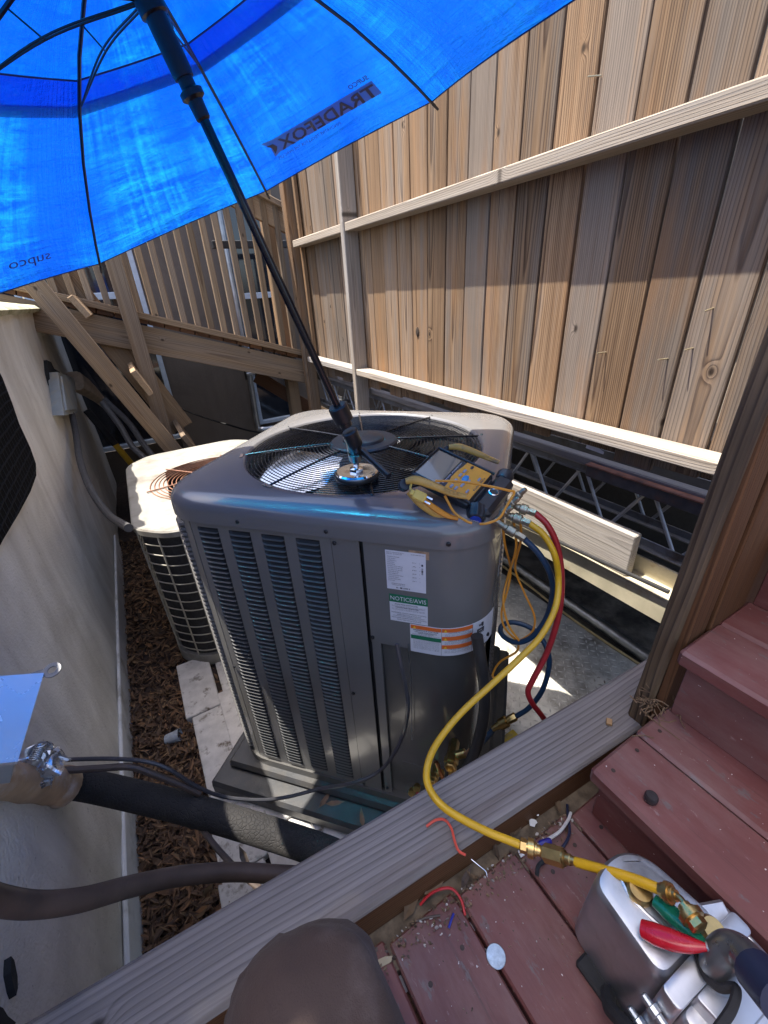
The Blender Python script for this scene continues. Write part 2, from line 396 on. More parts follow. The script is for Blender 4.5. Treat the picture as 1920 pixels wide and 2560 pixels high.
# ------------------------------------------------------------------ ground
g = MB().grid([[(-40, -40, -2.17), (40, -40, -2.17)], [(-40, 40, -2.17), (40, 40, -2.17)]])
structure(mk('ground', g, M_MULCH))
structure(mk('soil_bank', MB().box((-9, -6, -2.16), (.62, 12, -1.76)), M_MULCH, smooth=False))
g = MB().box((.625, .40, -2.165), (3.6, 5.0, -2.14)); structure(mk('concrete_floor', g, M_DARKFLOOR))
# diamond tread plate beside the unit
PZ = -2.120
M_TREAD = plain('worn_tread_plate', (.52, .50, .445), .5, .25, .3, 9, .35, 160, dirt=(.13, .105, .075), dscale=3.2, dlo=.50, dhi=.68)
plate = structure(mk('tread_plate_floor', MB().box((.63, .43, -2.138), (2.19, 2.9, PZ)), M_TREAD))
tr = MB(); k = 0
for i in range(40):
    for j in range(58):
        x = .66+i*.038; y = .45+j*.038
        if y > 2.4: continue
        a = rad(45 if (i+j) % 2 else -45)+AZ*0; M = Matrix.Translation((x, y, PZ)) @ Matrix.Rotation(a, 4, 'Z')
        l, w, h = .0165, .0052, .0030
        tr.add([(-l, 0, 0), (0, -w, 0), (l, 0, 0), (0, w, 0), (-l*.45, 0, h), (l*.45, 0, h)], [(0, 1, 4), (1, 5, 4), (1, 2, 5), (2, 3, 5), (3, 4, 5), (3, 0, 4)], M)
stuff(mk('tread_mark', tr, M_TREAD, plate, smooth=False))
M_YEL = plain('worn_yellow_paint', (.48, .34, .03), .7, 0, .3, 20, .4, 90, dirt=(.22, .19, .13), dscale=12)
tag(mk('edge_strip', MB().box((1.08, .83, PZ+.001), (1.24, .97, PZ+.008), .002), M_YEL), 'worn yellow painted strip on the tread plate beside the black pad', 'paint strip')
# pavers in the strip between mulch and pad
strip = structure(mk('paved_strip', MB().box((-.205, .2, -1.757), (.60, 1.98, -1.745)), M_MULCH))
pv = None
rng = random.Random(3)
for ci, (xa, xb) in enumerate(((-.205, -.049), (-.046, .118), (.121, .303), (.306, .47))):
    y = .22+ci*.05
    while y < 1.9:
        l = .27+rng.random()*.16; h = -1.705+rng.uniform(-.008, .006)
        Mx = Matrix.Translation(((xa+xb)/2, y+l/2, 0)) @ Matrix.Rotation(rng.uniform(-.014, .014), 4, 'Z') @ Matrix.Rotation(rng.uniform(-.012, .012), 4, 'Y')
        mk('paver', MB().box((-(xb-xa)/2, -l/2+.0012, -1.75), ((xb-xa)/2, l/2-.0012, h), .004), M_PAVER, strip, Mx, False)
        y += l
# leaf litter and bark over the soil
lf = MB(); rng = random.Random(11)
def leaf(mb, x, y, z, l, w, rot, tilt, curl, roll=0):
    M = Matrix.Translation((x, y, z)) @ Matrix.Rotation(rot, 4, 'Z') @ Matrix.Rotation(tilt, 4, 'Y') @ Matrix.Rotation(roll, 4, 'X')
    mb.add([(-l, 0, curl), (-l*.35, w, 0), (-l*.35, 0, -w*.35), (-l*.35, -w, 0), (l*.3, w*.85, 0), (l*.3, 0, -w*.3), (l*.3, -w*.85, 0), (l, 0, curl)],
           [(0, 2, 1), (0, 3, 2), (1, 2, 5, 4), (2, 3, 6, 5), (4, 5, 7), (5, 6, 7)], M)
for i in range(9000):
    y = .35+3.4*rng.random()**1.35; x = -.46+rng.random()*(.30 if y < 1.9 else .62)
    if rng.random() < .05: x += .12
    l = rng.uniform(.010, .033)*(1.5 if rng.random() < .08 else 1)
    leaf(lf, x, y, -1.755+rng.random()*.035, l, l*rng.uniform(.13, .30), rng.random()*6.28, rng.gauss(0, .35), rng.uniform(-.3, .5)*l, rng.gauss(0, .5))
stuff(mk('leaf_litter', lf, M_LEAF))
tag(mk('plastic_cup', MB().lathe([(.020, 0), (.022, .004), (.027, .06), (.028, .062), (.026, .061), (.020, .006)], along(gz(415, 1850, -1.725), gz(455, 1835, -1.715)), 18), plain('cloudy_plastic', (.42, .46, .50), .25)), 'crushed clear plastic cup lying in the brown mulch', 'cup')

# ------------------------------------------------------------------ left wall
wall = thing('stucco_wall', (-.55, 2.5, -1.76), 'stained cream stucco wall along the left with mossy cap', 'wall')
wx = -.468
rows = []; rng = random.Random(5)
for i in range(60):
    y = -.6+i*(5.9/59); r = []
    for j in range(22):
        z = -1.78+j*(1.765/21)
        r.append((wx+.004*math.sin(y*5+z*3)+.006*math.sin(z*4.1+y*1.3)+.003*math.sin(y*13+z*9)+(.035*max(0, (z+.33)/.33)**2 if z > -.33 else 0), y, z))
    rows.append(r)
wb = MB().grid(rows, flip=True)
e = rows[-1]; wb.grid([e, [(-.78, p[1], p[2]) for p in e]], flip=True)
wb.grid([[p[-1] for p in rows], [(-.78, p[-1][1], p[-1][2]) for p in rows]], flip=True)
wb.grid([[(-.78, p[0][1], p[0][2]) for p in rows], [(-.78, p[-1][1], p[-1][2]) for p in rows]])
mk('stucco_face', wb, M_STUCCO, wall)
cp = MB(); pr = random.Random(2)
rows = []
for i in range(70):
    y = 2.2+i*.043; o = pr.uniform(-.012, .012)
    rows.append([(-.82, y, -.012), (wx+.055+o, y, -.014+o*.4), (wx+.072+o, y, .006), (wx+.05+o, y, .024+o*.3), (-.6, y, .05+o), (-.82, y, .05)])
cp.grid(rows); cp.f.append(tuple(range(6))); cp.f.append(tuple(reversed(range(len(cp.v)-6, len(cp.v)))))
mk('wall_cap', cp, M_CAP, wall)
mk('base_trim', MB().box((-.462, .3, -1.76), (-.447, 3.6, -1.60), .004), M_WHITE, wall)
def blot(name, pts, x, mat, parent):  # near-black patch on the wall face, painted as the shade inside a hole
    mb = MB(); n = len(pts); P = [gx(u, v, x) for u, v in pts]
    mb.add([p for p in P]+[Vector((x-.03, p.y, p.z)) for p in P], [tuple(range(n))]+[(i, n+i, n+(i+1) % n, (i+1) % n) for i in range(n)])
    return mk(name, mb, mat, parent, smooth=False)
blot('hole_shade_patch', ((117, 900), (128, 905), (136, 922), (150, 930), (152, 945), (147, 958), (148, 968), (140, 972), (128, 962), (122, 935)), -.452, M_DARK, wall)
blot('hole_shade_patch', ((28, 2390), (36, 2400), (44, 2440), (45, 2470), (41, 2488), (35, 2470), (27, 2430)), -.459, M_DARK, wall)
blot('hole_shade_patch', ((0, 2516), (8, 2520), (20, 2540), (40, 2556), (30, 2580), (0, 2590)), -.459, M_DARK, wall)
# black honeycomb panel on the wall
m, t, b = nt('black_honeycomb_mesh'); v = coords(t, False)
vo = N(t, 'ShaderNodeTexVoronoi', feature='DISTANCE_TO_EDGE'); vo.inputs['Scale'].default_value = 24; vo.inputs['Randomness'].default_value = .12
L(t, mapping(t, v, (.0, 1.0, 1.25)), vo.inputs['Vector'])
L(t, ramp(t, vo.outputs['Distance'], [(.05, (.013, .015, .020)), (.16, (.001, .001, .002))]), b.inputs['Base Color']); b.inputs['Roughness'].default_value = .85; b.inputs['Specular IOR Level'].default_value = .08
bump(t, b, ramp(t, vo.outputs['Distance'], [(.05, (1, 1, 1)), (.16, (0, 0, 0))]), .8, .006)
pts = [gx(u, v, -.445) for u, v in ((-110, 800), (-30, 890), (0, 945), (25, 1010), (42, 1060), (70, 1120), (84, 1160), (85, 1190), (70, 1230), (40, 1285), (0, 1350), (-50, 1440))]
pts += [Vector((-.445, .9, pts[-1].z)), Vector((-.445, .9, pts[0].z))]
pb = MB().prism([(p.y, p.z) for p in pts], 0, .018); pb.v = [(-.455+x[2], x[0], x[1]) for x in pb.v]
tag(mk('mesh_panel', pb, m, smooth=False), 'black honeycomb mesh panel with rounded corner hung on the stucco wall', 'mesh panel')
# small grey electrical box near the far end of the wall, with its putty sleeve and conduits
M_GREYBOX = plain('grey_box_enamel', (.30, .33, .34), .5, 0, .12, 14, .2, 60, dirt=(.40, .36, .28), dscale=9)
a = gx(152, 935, -.43); eb = thing('junction_box', (-.43, a.y-.15, -.62), 'weathered grey electrical box on the wall with a cream putty sleeve', 'electrical box')
def q4(u, v, x): return gx(u, v, x)
c1, c2, c3, c4 = q4(145, 930, -.40), q4(186, 945, -.40), q4(193, 1032, -.40), q4(160, 1038, -.40)
mb = MB(); P4 = [c1, c2, c3, c4]; B4 = [Vector((-.462, p.y+.05, p.z)) for p in P4]
mb.add(P4+B4, [(0, 1, 2, 3), (4, 7, 6, 5), (0, 4, 5, 1), (1, 5, 6, 2), (2, 6, 7, 3), (3, 7, 4, 0)])
mk('box_body', mb, M_GREYBOX, eb, smooth=False)
lid = MB(); C = (c1+c2+c3+c4)/4; LP = [C+(p-C)*.80+Vector((.010, 0, 0)) for p in P4]
lid.add(LP+[p-Vector((.012, 0, 0)) for p in LP], [(0, 1, 2, 3), (0, 4, 5, 1), (1, 5, 6, 2), (2, 6, 7, 3), (3, 7, 4, 0)])
mk('box_cover', lid, M_GREYBOX, eb, smooth=False)
sl_ = MB(); sweep(sl_, [gx(186, 952, -.40), gx(212, 968, -.36), gx(240, 990, -.32), gx(262, 1012, -.29)], [(.13, .15), (.12, .13), (.09, .09), (.06, .06)], (0, 0, 1), 12)
mk('putty_sleeve', sl_, plain('cracked_putty', (.46, .37, .29), .9, 0, .2, 20, .6, 40), eb)
cable('conduit', [gx(180, 1035, -.41), gx(190, 1085, -.41), gx(200, 1150, -.40), gx(225, 1220, -.36), gx(270, 1285, -.30), gx(322, 1320, -.19)], .019, plain('grey_flexible_conduit', (.065, .062, .062), .7, 0, .2, 60, .5, 150), eb, n=10)
W2 = plain('dark_grey_conduit', (.085, .085, .09), .65, 0, .2, 60, .4, 200)
cable('conduit', [gy(255, 1005, 3.9), gy(300, 1065, 3.8), gy(330, 1115, 3.7), gy(365, 1150, 3.6), gy(380, 1180, 3.55)], .022, W2, eb)
cable('conduit', [gy(260, 998, 4.0), gy(320, 1055, 3.9), gy(355, 1105, 3.8), gy(378, 1135, 3.7), gy(400, 1160, 3.65)], .022, W2, eb)

# ------------------------------------------------------------------ fence: boards, rails, posts, nails
fence = thing('board_fence', (1.42, 2.0, -.62), 'tall weathered board fence with two rails along the right side', 'fence')
FB = 1.42; rng = random.Random(21)
y = .566-.1425*3; k = 0
while y < 3.70:
    tp = 1.25; bt = -.562-rng.random()*.035-.012*max(0, y-1)
    jog = rng.uniform(0, .006); w = .1425-.0075+rng.uniform(-.001, .002)
    beam('board', (FB+.011+jog, y+.0712, bt), (FB+.011+jog+rng.uniform(-.004, .004), y+.0712+rng.uniform(-.002, .002), tp), w, .020, (-1, 0, 0), W_FENCE, fence, .003)
    y += .1425; k += 1
def rail(ya, yb, zt, th, dep):
    beam('rail', (FB-dep/2-.001, ya, zt-th/2), (FB-dep/2-.001, yb, zt-th/2), dep, th, (0, 0, 1), W_RAIL, fence, .004)
for zt, th in ((-.472, .040), (.358, .045)):
    rail(.14, 2.695, zt, th, .089); rail(2.752, 3.60, zt, th, .089)
beam('post', (1.373, 2.723, -1.74), (1.373, 2.723, 1.25), .045, .098, (-1, 0, 0), W_RAIL, fence, .004)
beam('post', (1.378, 3.70, -1.0), (1.378, 3.70, 1.25), .09, .088, (-1, 0, 0), W_FENCE, fence, .004)
beam('trim_board', (1.424-.02, 3.60, -.5), (1.424-.02, 3.60, 1.25), .035, .028, (-1, 0, 0), W_FENCE, fence, .003)
M_NAIL = plain('bright_nail', (.55, .48, .33), .4, .8)
for (u, v), dx, dy, dz in (((1782, 770), .030, .004, -.006), ((1731.7, 870), .030, .006, -.003), ((1668, 897), .030, .010, 0), ((1513, 881), .030, .008, 0), ((1500, 188), .028, .02, 0)):
    p = gx(u, v, FB); mk('nail', MB().tube([p+Vector((.005, 0, 0)), p+Vector((-dx, dy, dz))], .0022, 6), M_NAIL, fence)
M_KNOT = plain('burnt_knot_hole', (.03, .018, .01), .9)
p = gx(1043, 830, FB)
kh = MB().lathe([(.016, -.002), (.013, .0006), (.0, .0008)], frame((FB-.0005, p.y, p.z), (0, 0, 1), (-1, 0, 0)), 14); kh.v = [(x, y, p.z+(z-p.z)*1.6) for x, y, z in kh.v]
mk('knot_hole', kh, M_KNOT, fence)

# ------------------------------------------------------------------ open-web steel joists below the fence
def joist(x, label, y0, y1, ph):
    t_ = thing('steel_joist', (x, 1.6, -.84), label, 'steel joist', 'open-web steel joists below the fence')
    mk('top_chord', MB().box((x-.004, y0, -.706), (x+.036, y1, -.698), .001).box((x-.004, y0, -.698), (x+.002, y1, -.658), .001), M_JOIST, t_)
    mk('bottom_chord', MB().box((x-.022, y0, -.912), (x+.036, y1, -.906), .001).box((x-.0, y0, -.906), (x+.006, y1, -.878), .001), M_JOIST, t_)
    y = y0+ph; i = 0
    while y < y1-.1:
        a, b_ = ((y, -.702), (y+.115, -.896)) if i % 2 == 0 else ((y, -.896), (y+.115, -.702))
        mk('web_rod', MB().tube([(x+.014, a[0], a[1]), (x+.014, b_[0], b_[1])], .0068, 8), M_ROD, t_)
        y += .14; i += 1
joist(1.49, 'grey open-web steel joist right under the fence boards', .20, 3.9, .26)
joist(1.66, 'second open-web steel joist set back in the dark behind the first', .20, 3.9, .19)
sill = beam('sill_board', (1.468, .15, -.640), (1.468, 3.75, -.640), .045, .035, (0, 0, 1), wood('dirty_grey_board', (.24, .21, .19), (.11, .09, .08), (.25, .24, .24), .7), None, .004)
tag(sill, 'dirty grey sill board under the fence boards on the joist', 'board')
p, q = gx(1470, 1157, 1.43), gx(1770, 1262, 1.43)
ai = thing('angle_iron', (1.43, .8, p.z-.05), 'rusty red-edged angle iron lying along the steel joist', 'angle iron'); x0 = 1.425
mk('top_flange', MB().box((x0-.012, q.y-.12, p.z-.005), (x0+.035, p.y, p.z), .001), M_RUST, ai, smooth=False)
mk('web', MB().box((x0, q.y-.12, p.z-.052), (x0+.006, p.y, p.z-.005), .001), plain('dark_rusted_steel', (.045, .036, .034), .75, 0, .4, 20, .4, 90, dirt=(.09, .035, .02), dscale=14), ai, smooth=False)
tg = MB(); tgp = [gx(u, v, 1.44) for u, v in ((1468, 1108), (1478, 1107), (1510, 1130), (1508, 1136), (1464, 1120))]; tg.add(tgp, [(0, 1, 2, 3, 4)])
tg.add([p+Vector((.001, 0, 0)) for p in tgp], [(4, 3, 2, 1, 0)])
tag(mk('paper_tag', tg, plain('torn_paper', (.62, .60, .62), .8), smooth=False), 'torn white paper tag stuck on the sill board', 'tag')
# loose two-by-four and cream channel
b2 = thing('loose_board', (1.42, 1.5, -1.008), 'bleached two-by-four lying on edge on the cream steel channel', 'board')
pz0, pz1 = -1.008, -.832
M2 = frame((1.420, 1.709, (pz0+pz1)/2), (0, -1, 0), (1, 0, 0)); l = 1.02
mk('plank', MB().box((-l, -(pz1-pz0)/2, -.020), (l, (pz1-pz0)/2, .020), .004), W_RAIL, b2, M2, False)
ch = MB(); ch.box((1.392, .2, -1.022), (1.480, 3.0, -1.0095), .001).box((1.392, .2, -1.112), (1.401, 3.0, -1.022), .001).box((1.470, .2, -1.0095), (1.480, 3.0, -.943), .001)
tag(mk('steel_channel', ch, M_CREAMSTEEL), 'cream rust-stained steel channel under the loose two-by-four', 'steel channel')
cable_ = MB().tube([gx(1250, 1285, 1.378), gx(1300, 1310, 1.378), gx(1672, 1480, 1.378)], .008, 8)
tag(mk('black_pipe', cable_, M_BLACKMATT), 'thin black pipe running along the front of the cream channel', 'pipe')
pp = MB().tube([(2.34, 2.9, -2.078), (2.235, .4, -2.078)], .038, 16); tag(mk('conduit_pipe', pp, M_STEEL), 'long galvanised pipe lying on the dirty floor behind the unit', 'pipe')
cw = cable('cable', [(2.27, 2.9, PZ+.008), (2.25, 2.0, PZ+.008), (2.205, 1.5, PZ+.01), (2.19, 1.1, PZ+.01), (2.23, .4, -2.125)], .0085, plain('tan_cable', (.50, .38, .18), .5))
tag(cw, 'thin tan cable on the floor alongside the galvanised pipe', 'cable')
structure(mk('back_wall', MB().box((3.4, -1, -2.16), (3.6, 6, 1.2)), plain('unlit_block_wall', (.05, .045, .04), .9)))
structure(mk('raised_floor', MB().box((1.72, .1, -.58), (3.4, 4.2, -.54)), plain('rough_planking', (.09, .07, .05), .9)))

# ------------------------------------------------------------------ ramp, its railing and stairs at the back
YR = 3.86
ramp_ = thing('wooden_ramp', (.4, YR, -.6), 'wooden ramp with baluster railing at the far end of the alley', 'ramp')
def ly(u, v, y=YR): return gy(u, v, y)
A0, A1 = ly(150, 767), ly(771.5, 903); B0, B1 = ly(150, 840), ly(774, 961)
ca, cb = (A0+B0)/2, (A1+B1)/2; hgt = ((A0-B0).length+(A1-B1).length)/2
beam('side_beam', ca-(cb-ca)*.5, cb, hgt*.96, .045, (0, -1, 0), W_RAMP, ramp_, .004)
P0, P1 = ly(150, 742), ly(771.5, 886); beam('bottom_plate', P0-(P1-P0)*.5, P1, .10, .045, (0, 0, 1), W_RAMP, ramp_, .004)
for i in range(22):
    f0, f1 = -.3+i*1.3/22, -.3+(i+.94)*1.3/22
    u0 = (P0+(P1-P0)*f0)*.5+(A0+(A1-A0)*f0)*.5; u1 = (P0+(P1-P0)*f1)*.5+(A0+(A1-A0)*f1)*.5
    beam('deck_board', u0+Vector((0, .45, -.004)), u1+Vector((0, .45, -.004)), .95, .034, (0, 0, 1), W_BROWN, ramp_, .002)
for i in range(21):
    f = -.12+i*1.10/20; p = P0+(P1-P0)*f+Vector((0, -.012, .02))
    beam('baluster', p, p+Vector((0, 0, 1.05+.12*(1-f))), .042, .036, (0, -1, 0), W_RAMP, ramp_, .003)
H0, H1 = ly(607, 500), ly(752, 575); d_ = (H1-H0).normalized(); beam('handrail', H0-d_*1.6, H1, .15, .04, (0, -1, 0), W_RAMP, ramp_, .004)
beam('handrail_cap', H0-d_*1.6+Vector((0, -.02, .088)), H1+Vector((0, -.02, .088)), .10, .038, (0, 0, 1), W_RAMP, ramp_, .004)
p = ly(295, 720, 3.72); beam('post', (p.x+.02, 3.72, -1.76), (p.x+.02, 3.72, 1.0), .10, .09, (0, -1, 0), W_RAMP, ramp_, .004)
p = ly(690, 700, 4.1); beam('post', (p.x, 4.1, -1.7), (p.x, 4.1, 1.1), .10, .10, (0, -1, 0), W_RAMP, ramp_, .004)
p = ly(783, 960, 3.80); beam('end_post', (p.x, 3.80, -.76), (p.x, 3.80, -.25), .075, .045, (0, -1, 0), W_RAMP, ramp_, .004)
beam('brace', ly(640, 940, 4.3), ly(880, 1085, 4.0), .12, .04, (0, -1, 0), W_BROWN, ramp_)
beam('brace', ly(740, 1000, 4.2), ly(900, 1080, 4.0), .12, .04, (0, -1, .3), W_RAMP, ramp_)
YS = 3.36
stairs = thing('wooden_stairs', (-.1, YS, -1.0), 'wooden stair stringer with treads leaning down past the old unit', 'stairs')
s0, s1 = ly(27, 640, YS), ly(454, 1150, YS)
beam('stringer', s0, s1, (ly(60, 690, YS)-ly(150, 690, YS)).length*.66, .045, (0, -1, 0), W_RAMP, stairs, .004)
beam('stringer', s0+Vector((0.10, .55, .10)), s1+Vector((.10, .55, .10)), .19, .045, (0, -1, 0), W_RAMP, stairs, .004)
for u0, v0, u1, v1 in ((168, 728, 222, 786), (326, 916, 378, 982), (452, 1078, 496, 1132)):
    a, b_ = ly(u0, v0, YS), ly(u1, v1, YS); m_ = (a+b_)/2
    for kk in range(1):
        beam('tread', (m_.x, YS-.022, m_.z+.045*kk-.02), (m_.x, YS+.62, m_.z+.045*kk-.02), (a-b_).length*.9, .036, (b_-a).cross(Vector((0, 1, 0))), W_RAMP, stairs, .003)
# ------------------------------------------------------------------ building behind
YB = 5.25
bld = thing('stucco_building', (.6, YB, -1.7), 'taupe stucco building with dark glass doors behind the ramp', 'building')
mb = MB(); mb.box((.30, YB, -1.76), (1.20, YB+.3, 2.4)); mb.box((-3.0, YB+.05, -1.76), (.30, YB+.3, -1.40)); mb.box((-3, YB+.05, .9), (.3, YB+.3, 2.4)); mb.box((1.72, YB+.05, -1.76), (4.5, YB+.3, 2.4)); mb.box((1.2, YB+.05, 1.0), (1.72, YB+.3, 2.4)); mb.box((1.2, YB+.05, -1.76), (1.72, YB+.3, -1.42))
mk('wall', mb, M_TAUPE, bld, smooth=False)
M_BLUEFRAME = plain('pale_blue_frame', (.50, .58, .66), .5, 0, .08)
def window(x0, x1, z0, z1, bars=()):
    f = MB(); w = .045
    f.box((x0, YB-.02, z0), (x0+w, YB+.06, z1), .004).box((x1-w, YB-.02, z0), (x1, YB+.06, z1), .004).box((x0+w, YB-.02, z0), (x1-w, YB+.06, z0+w), .004).box((x0+w, YB-.02, z1-w), (x1-w, YB+.06, z1), .004)
    for b_ in bars: f.box((x0+w, YB-.015, b_), (x1-w, YB+.05, b_+.06), .004)
    fr = mk('window', f, M_BLUEFRAME, bld, smooth=False)
    mk('pane', MB().box((x0+w, YB+.03, z0+w), (x1-w, YB+.04, z1-w)), M_GLASSD, fr, smooth=False)
window(-.62, .335, -1.38, .88, (.05,)); window(-1.62, -.64, -1.38, .88, (.05,)); window(1.21, 1.71, -1.40, .98, (-.02,))
ds = thing('drain_pipe', (1.19, YB-.05, -1.5), 'grey metal drain pipe on the taupe stucco wall', 'pipe')
mk('pipe', MB().tube(cr([(1.205, YB-.04, .9), (1.20, YB-.04, -.6), (1.175, YB-.04, -1.38), (1.22, YB-.08, -1.44), (1.36, YB-.08, -1.45)]), .030, 10), M_STEEL, ds)
mk('bracket', MB().box((1.15, YB-.08, -.80), (1.25, YB, -.77), .004), M_STEEL, ds)
bs = MB().box((.15, YB-.30, -1.76), (1.9, YB-.001, -1.56), .01); tag(mk('concrete_kerb', bs, plain('dull_concrete', (.20, .18, .15), .9, 0, .2, 10, .4, 40)), 'low concrete kerb at the foot of the taupe wall', 'kerb')
tag(cable('sagging_cable', [ly(425, 1010, 5.0), ly(500, 1040, 4.8), ly(570, 1062, 4.6), ly(640, 1080, 4.4), ly(700, 1080, 4.3)], .009, M_BLACKMATT), 'thin black cable sagging in front of the taupe wall', 'cable')
# black metal railing and brick beyond, seen right of the ramp
br = thing('brick_building', (2.2, 6.6, -1.7), 'brick wall glimpsed behind the black railing', 'building')
W_BRICK = plain('weathered_brick', (.22, .13, .085), .9, 0, .35, 25, .5, 120)
mk('wall', MB().box((.6, 6.72, -1.7), (4.8, 6.9, 2.6)), plain('mortar', (.20, .18, .16), .95), br, smooth=False)
bm_ = MB().box((0, 0, 0), (.20, .022, .062), .004); b0 = None; n_ = 0
for r_ in range(16):
    for c_ in range(7):
        x = 1.30+c_*.212+(r_ % 2)*.106; z = .05+r_*.072
        M = Matrix.Translation((x, 6.70, z))
        if b0 is None: b0 = mk('brick', bm_, W_BRICK, br, M, False)
        else: dup(b0, M, br)
rl = thing('metal_railing', (1.6, 4.62, -.5), 'black metal railing beyond the wooden balusters', 'railing')
for i in range(9):
    x = 1.02+i*.11; mk('bar', MB().tube([(x, 4.62, -.75), (x, 4.62, .42)], .012, 6), M_BLACK, rl)
mk('top_rail', MB().box((.95, 4.59, .40), (2.0, 4.65, .46), .004), M_BLACK, rl, smooth=False)
# yellow handled tool leaning by the wall
yt = thing('yellow_pole', (-.3, 4.2, -1.2), 'yellow pole with black grip leaning behind the old unit', 'tool handle')
a, b_ = ly(258, 1075, 4.2), ly(333, 1165, 4.2); m_ = a+(b_-a)*.38
mk('handle', MB().tube([m_, b_+(b_-a)*.8], .026, 10), plain('yellow_fibreglass', (.62, .36, .02), .45), yt)
mk('grip', MB().tube([a-(b_-a)*.5, m_], .030, 10), M_BLACKMATT, yt)

# ------------------------------------------------------------------ the new condenser
AD = Vector((.682, -.731, 0)).normalized(); BD = Vector((-AD.y, AD.x, 0))
AC0 = Vector((.6115, 1.2233, 0))
MAC = Matrix(((AD.x, BD.x, 0, AC0.x), (AD.y, BD.y, 0, AC0.y), (0, 0, 1, 0), (0, 0, 0, 1)))   # local x along front, y to the back, z = world z
HB, RB = .468, .145; LS = HB-RB; QA = RB*math.pi/2; PER = 8*LS+4*QA
def per(s, off=0.0):
    """point and outward normal on the rounded-square shell at arc length s (0 = middle of the front, + to the right)"""
    s = (s+.0175) % PER; x, y, a = 0, -HB, -math.pi/2
    if s <= LS: return (s, -HB-off, 0, -1)
    s -= LS
    for i in range(4):
        cx, cy = ((LS, -LS), (LS, LS), (-LS, LS), (-LS, -LS))[i]
        if s <= QA:
            t_ = -math.pi/2+i*math.pi/2+s/RB; return (cx+(RB+off)*math.cos(t_), cy+(RB+off)*math.sin(t_), math.cos(t_), math.sin(t_))
        s -= QA
        seg = 2*LS if i < 3 else LS
        if s <= seg:
            if i == 0: return (HB+off, -LS+s, 1, 0)
            if i == 1: return (LS-s, HB+off, 0, 1)
            if i == 2: return (-HB-off, LS-s, -1, 0)
            return (-LS+s, -HB-off, 0, -1)
        s -= seg
def shell(mb, s0, s1, z0, z1, off=0, th=.004, step=.02):
    n = max(2, int(abs(s1-s0)/step)+1); S = [s0+(s1-s0)*i/n for i in range(n+1)]
    sec = []
    for s in S:
        xo, yo, _, _ = per(s, off); xi, yi, _, _ = per(s, off-th)
        sec.append([(xo, yo, z0), (xo, yo, z1), (xi, yi, z1), (xi, yi, z0)])
    o = len(mb.v); mb.grid(sec, wrap=True, flip=True); mb.f.append((o, o+1, o+2, o+3)); e = o+4*n; mb.f.append((e+3, e+2, e+1, e))
    return mb
def onshell(s, z, off=.0012):
    x, y, _, _ = per(s, off); return (x, y, z)
M_AC = plain('grey_enamel', (.160, .155, .149), .24, 0, .04, 6, .03, 500, coat=.45, rv=.05)
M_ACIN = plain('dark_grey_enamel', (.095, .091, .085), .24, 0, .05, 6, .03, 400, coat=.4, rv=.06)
M_COIL = plain('black_coil_fins', (.012, .013, .016), .6, .2, .4, 90)
M_WIRE = plain('black_coated_wire', (.014, .014, .016), .28, 0, .1, 30)
ac = thing('air_conditioner', (AC0.x, AC0.y, -1.61), 'new grey air conditioner condenser with louvred side and yellow manifold on top', 'air conditioner')
def acp(name, mb, mat, smooth=True, parent=None, **kw):
    mb.v = [tuple(MAC @ Vector(p)) for p in mb.v]
    return mk(name, mb, mat, parent or ac, None, smooth, **kw)
ZS, ZT = -.530, -.455
# top cap with rolled edge and fan opening
NC = 112
def loop(off, z):
    r_ = []
    for i in range(NC):
        x, y, _, _ = per(PER*i/NC, off); r_.append((x, y, z))
    return r_
def circ(r, z):
    out = []
    for i in range(NC):
        x, y, _, _ = per(PER*i/NC, 0); a = math.atan2(y, x); out.append((r*math.cos(a), r*math.sin(a), z))
    return out
rows = [loop(.004, ZS+.000), loop(.010, ZS), loop(.010, ZS+.030)]
for i in range(1, 8):
    t_ = i/7*math.pi/2; rows.append(loop(.010-.052*(1-math.cos(t_)), ZS+.030+.042*math.sin(t_)))
inner = rows[-1]; c_ = circ(.395, ZT-.001)
rows.append([tuple(Vector(a).lerp(Vector(b_), .5)) for a, b_ in zip(inner, circ(.395, ZT+.001))])
rows += [c_, circ(.389, ZT-.004), circ(.385, ZT-.016), circ(.379, ZT-.03), circ(.377, ZT-.09)]
cap = acp('top_cap', MB().grid(rows, wrap=True), M_AC, angle=50)
# inside of the fan throat
acp('fan_shroud', MB().grid([circ(.376, ZT-.03), circ(.376, -.80), circ(.02, -.82)], wrap=True), M_DARK)
# grille
gr = MB(); zg = ZT-.010; WR = .0016
def dome(r): return zg+.016*(1-(r/.394)**2)
nr = 24
for i in range(nr+1):
    r = .112+i*(.382-.112)/nr; n = 72
    pts = [(r*math.cos(2*math.pi*j/n), r*math.sin(2*math.pi*j/n), dome(r)) for j in range(n)]
    sec = []
    for j in range(n):
        a = 2*math.pi*j/n; sec.append([((r+WR*math.cos(b_))*math.cos(a), (r+WR*math.cos(b_))*math.sin(a), dome(r)+WR*math.sin(b_)) for b_ in (.5, 2.07, 3.64, 5.21)])
    sec.append(sec[0]); gr.grid(sec, wrap=True)
acp('grille_rings', gr, M_WIRE, kind='stuff')
for k in range(8):
    a = rad(22+45*k); mb = MB(); pts = [((.09+i*.0312)*math.cos(a), (.09+i*.0312)*math.sin(a), dome(.09+i*.0312)+.0045) for i in range(11)]
    mb.tube(pts, .0036, 6); mb.lathe([(.0055, 0), (.0055, .006), (.003, .008)], Matrix.Translation(pts[-1]), 10)
    acp('grille_spoke', mb, M_WIRE)
acp('motor_cover', MB().lathe([(.112, zg+.006), (.112, zg+.020), (.106, zg+.025), (.070, zg+.025), (.066, zg+.033), (.060, zg+.036), (.0, zg+.036)], None, 48), plain('matt_black_cover', (.022, .024, .030), .45))
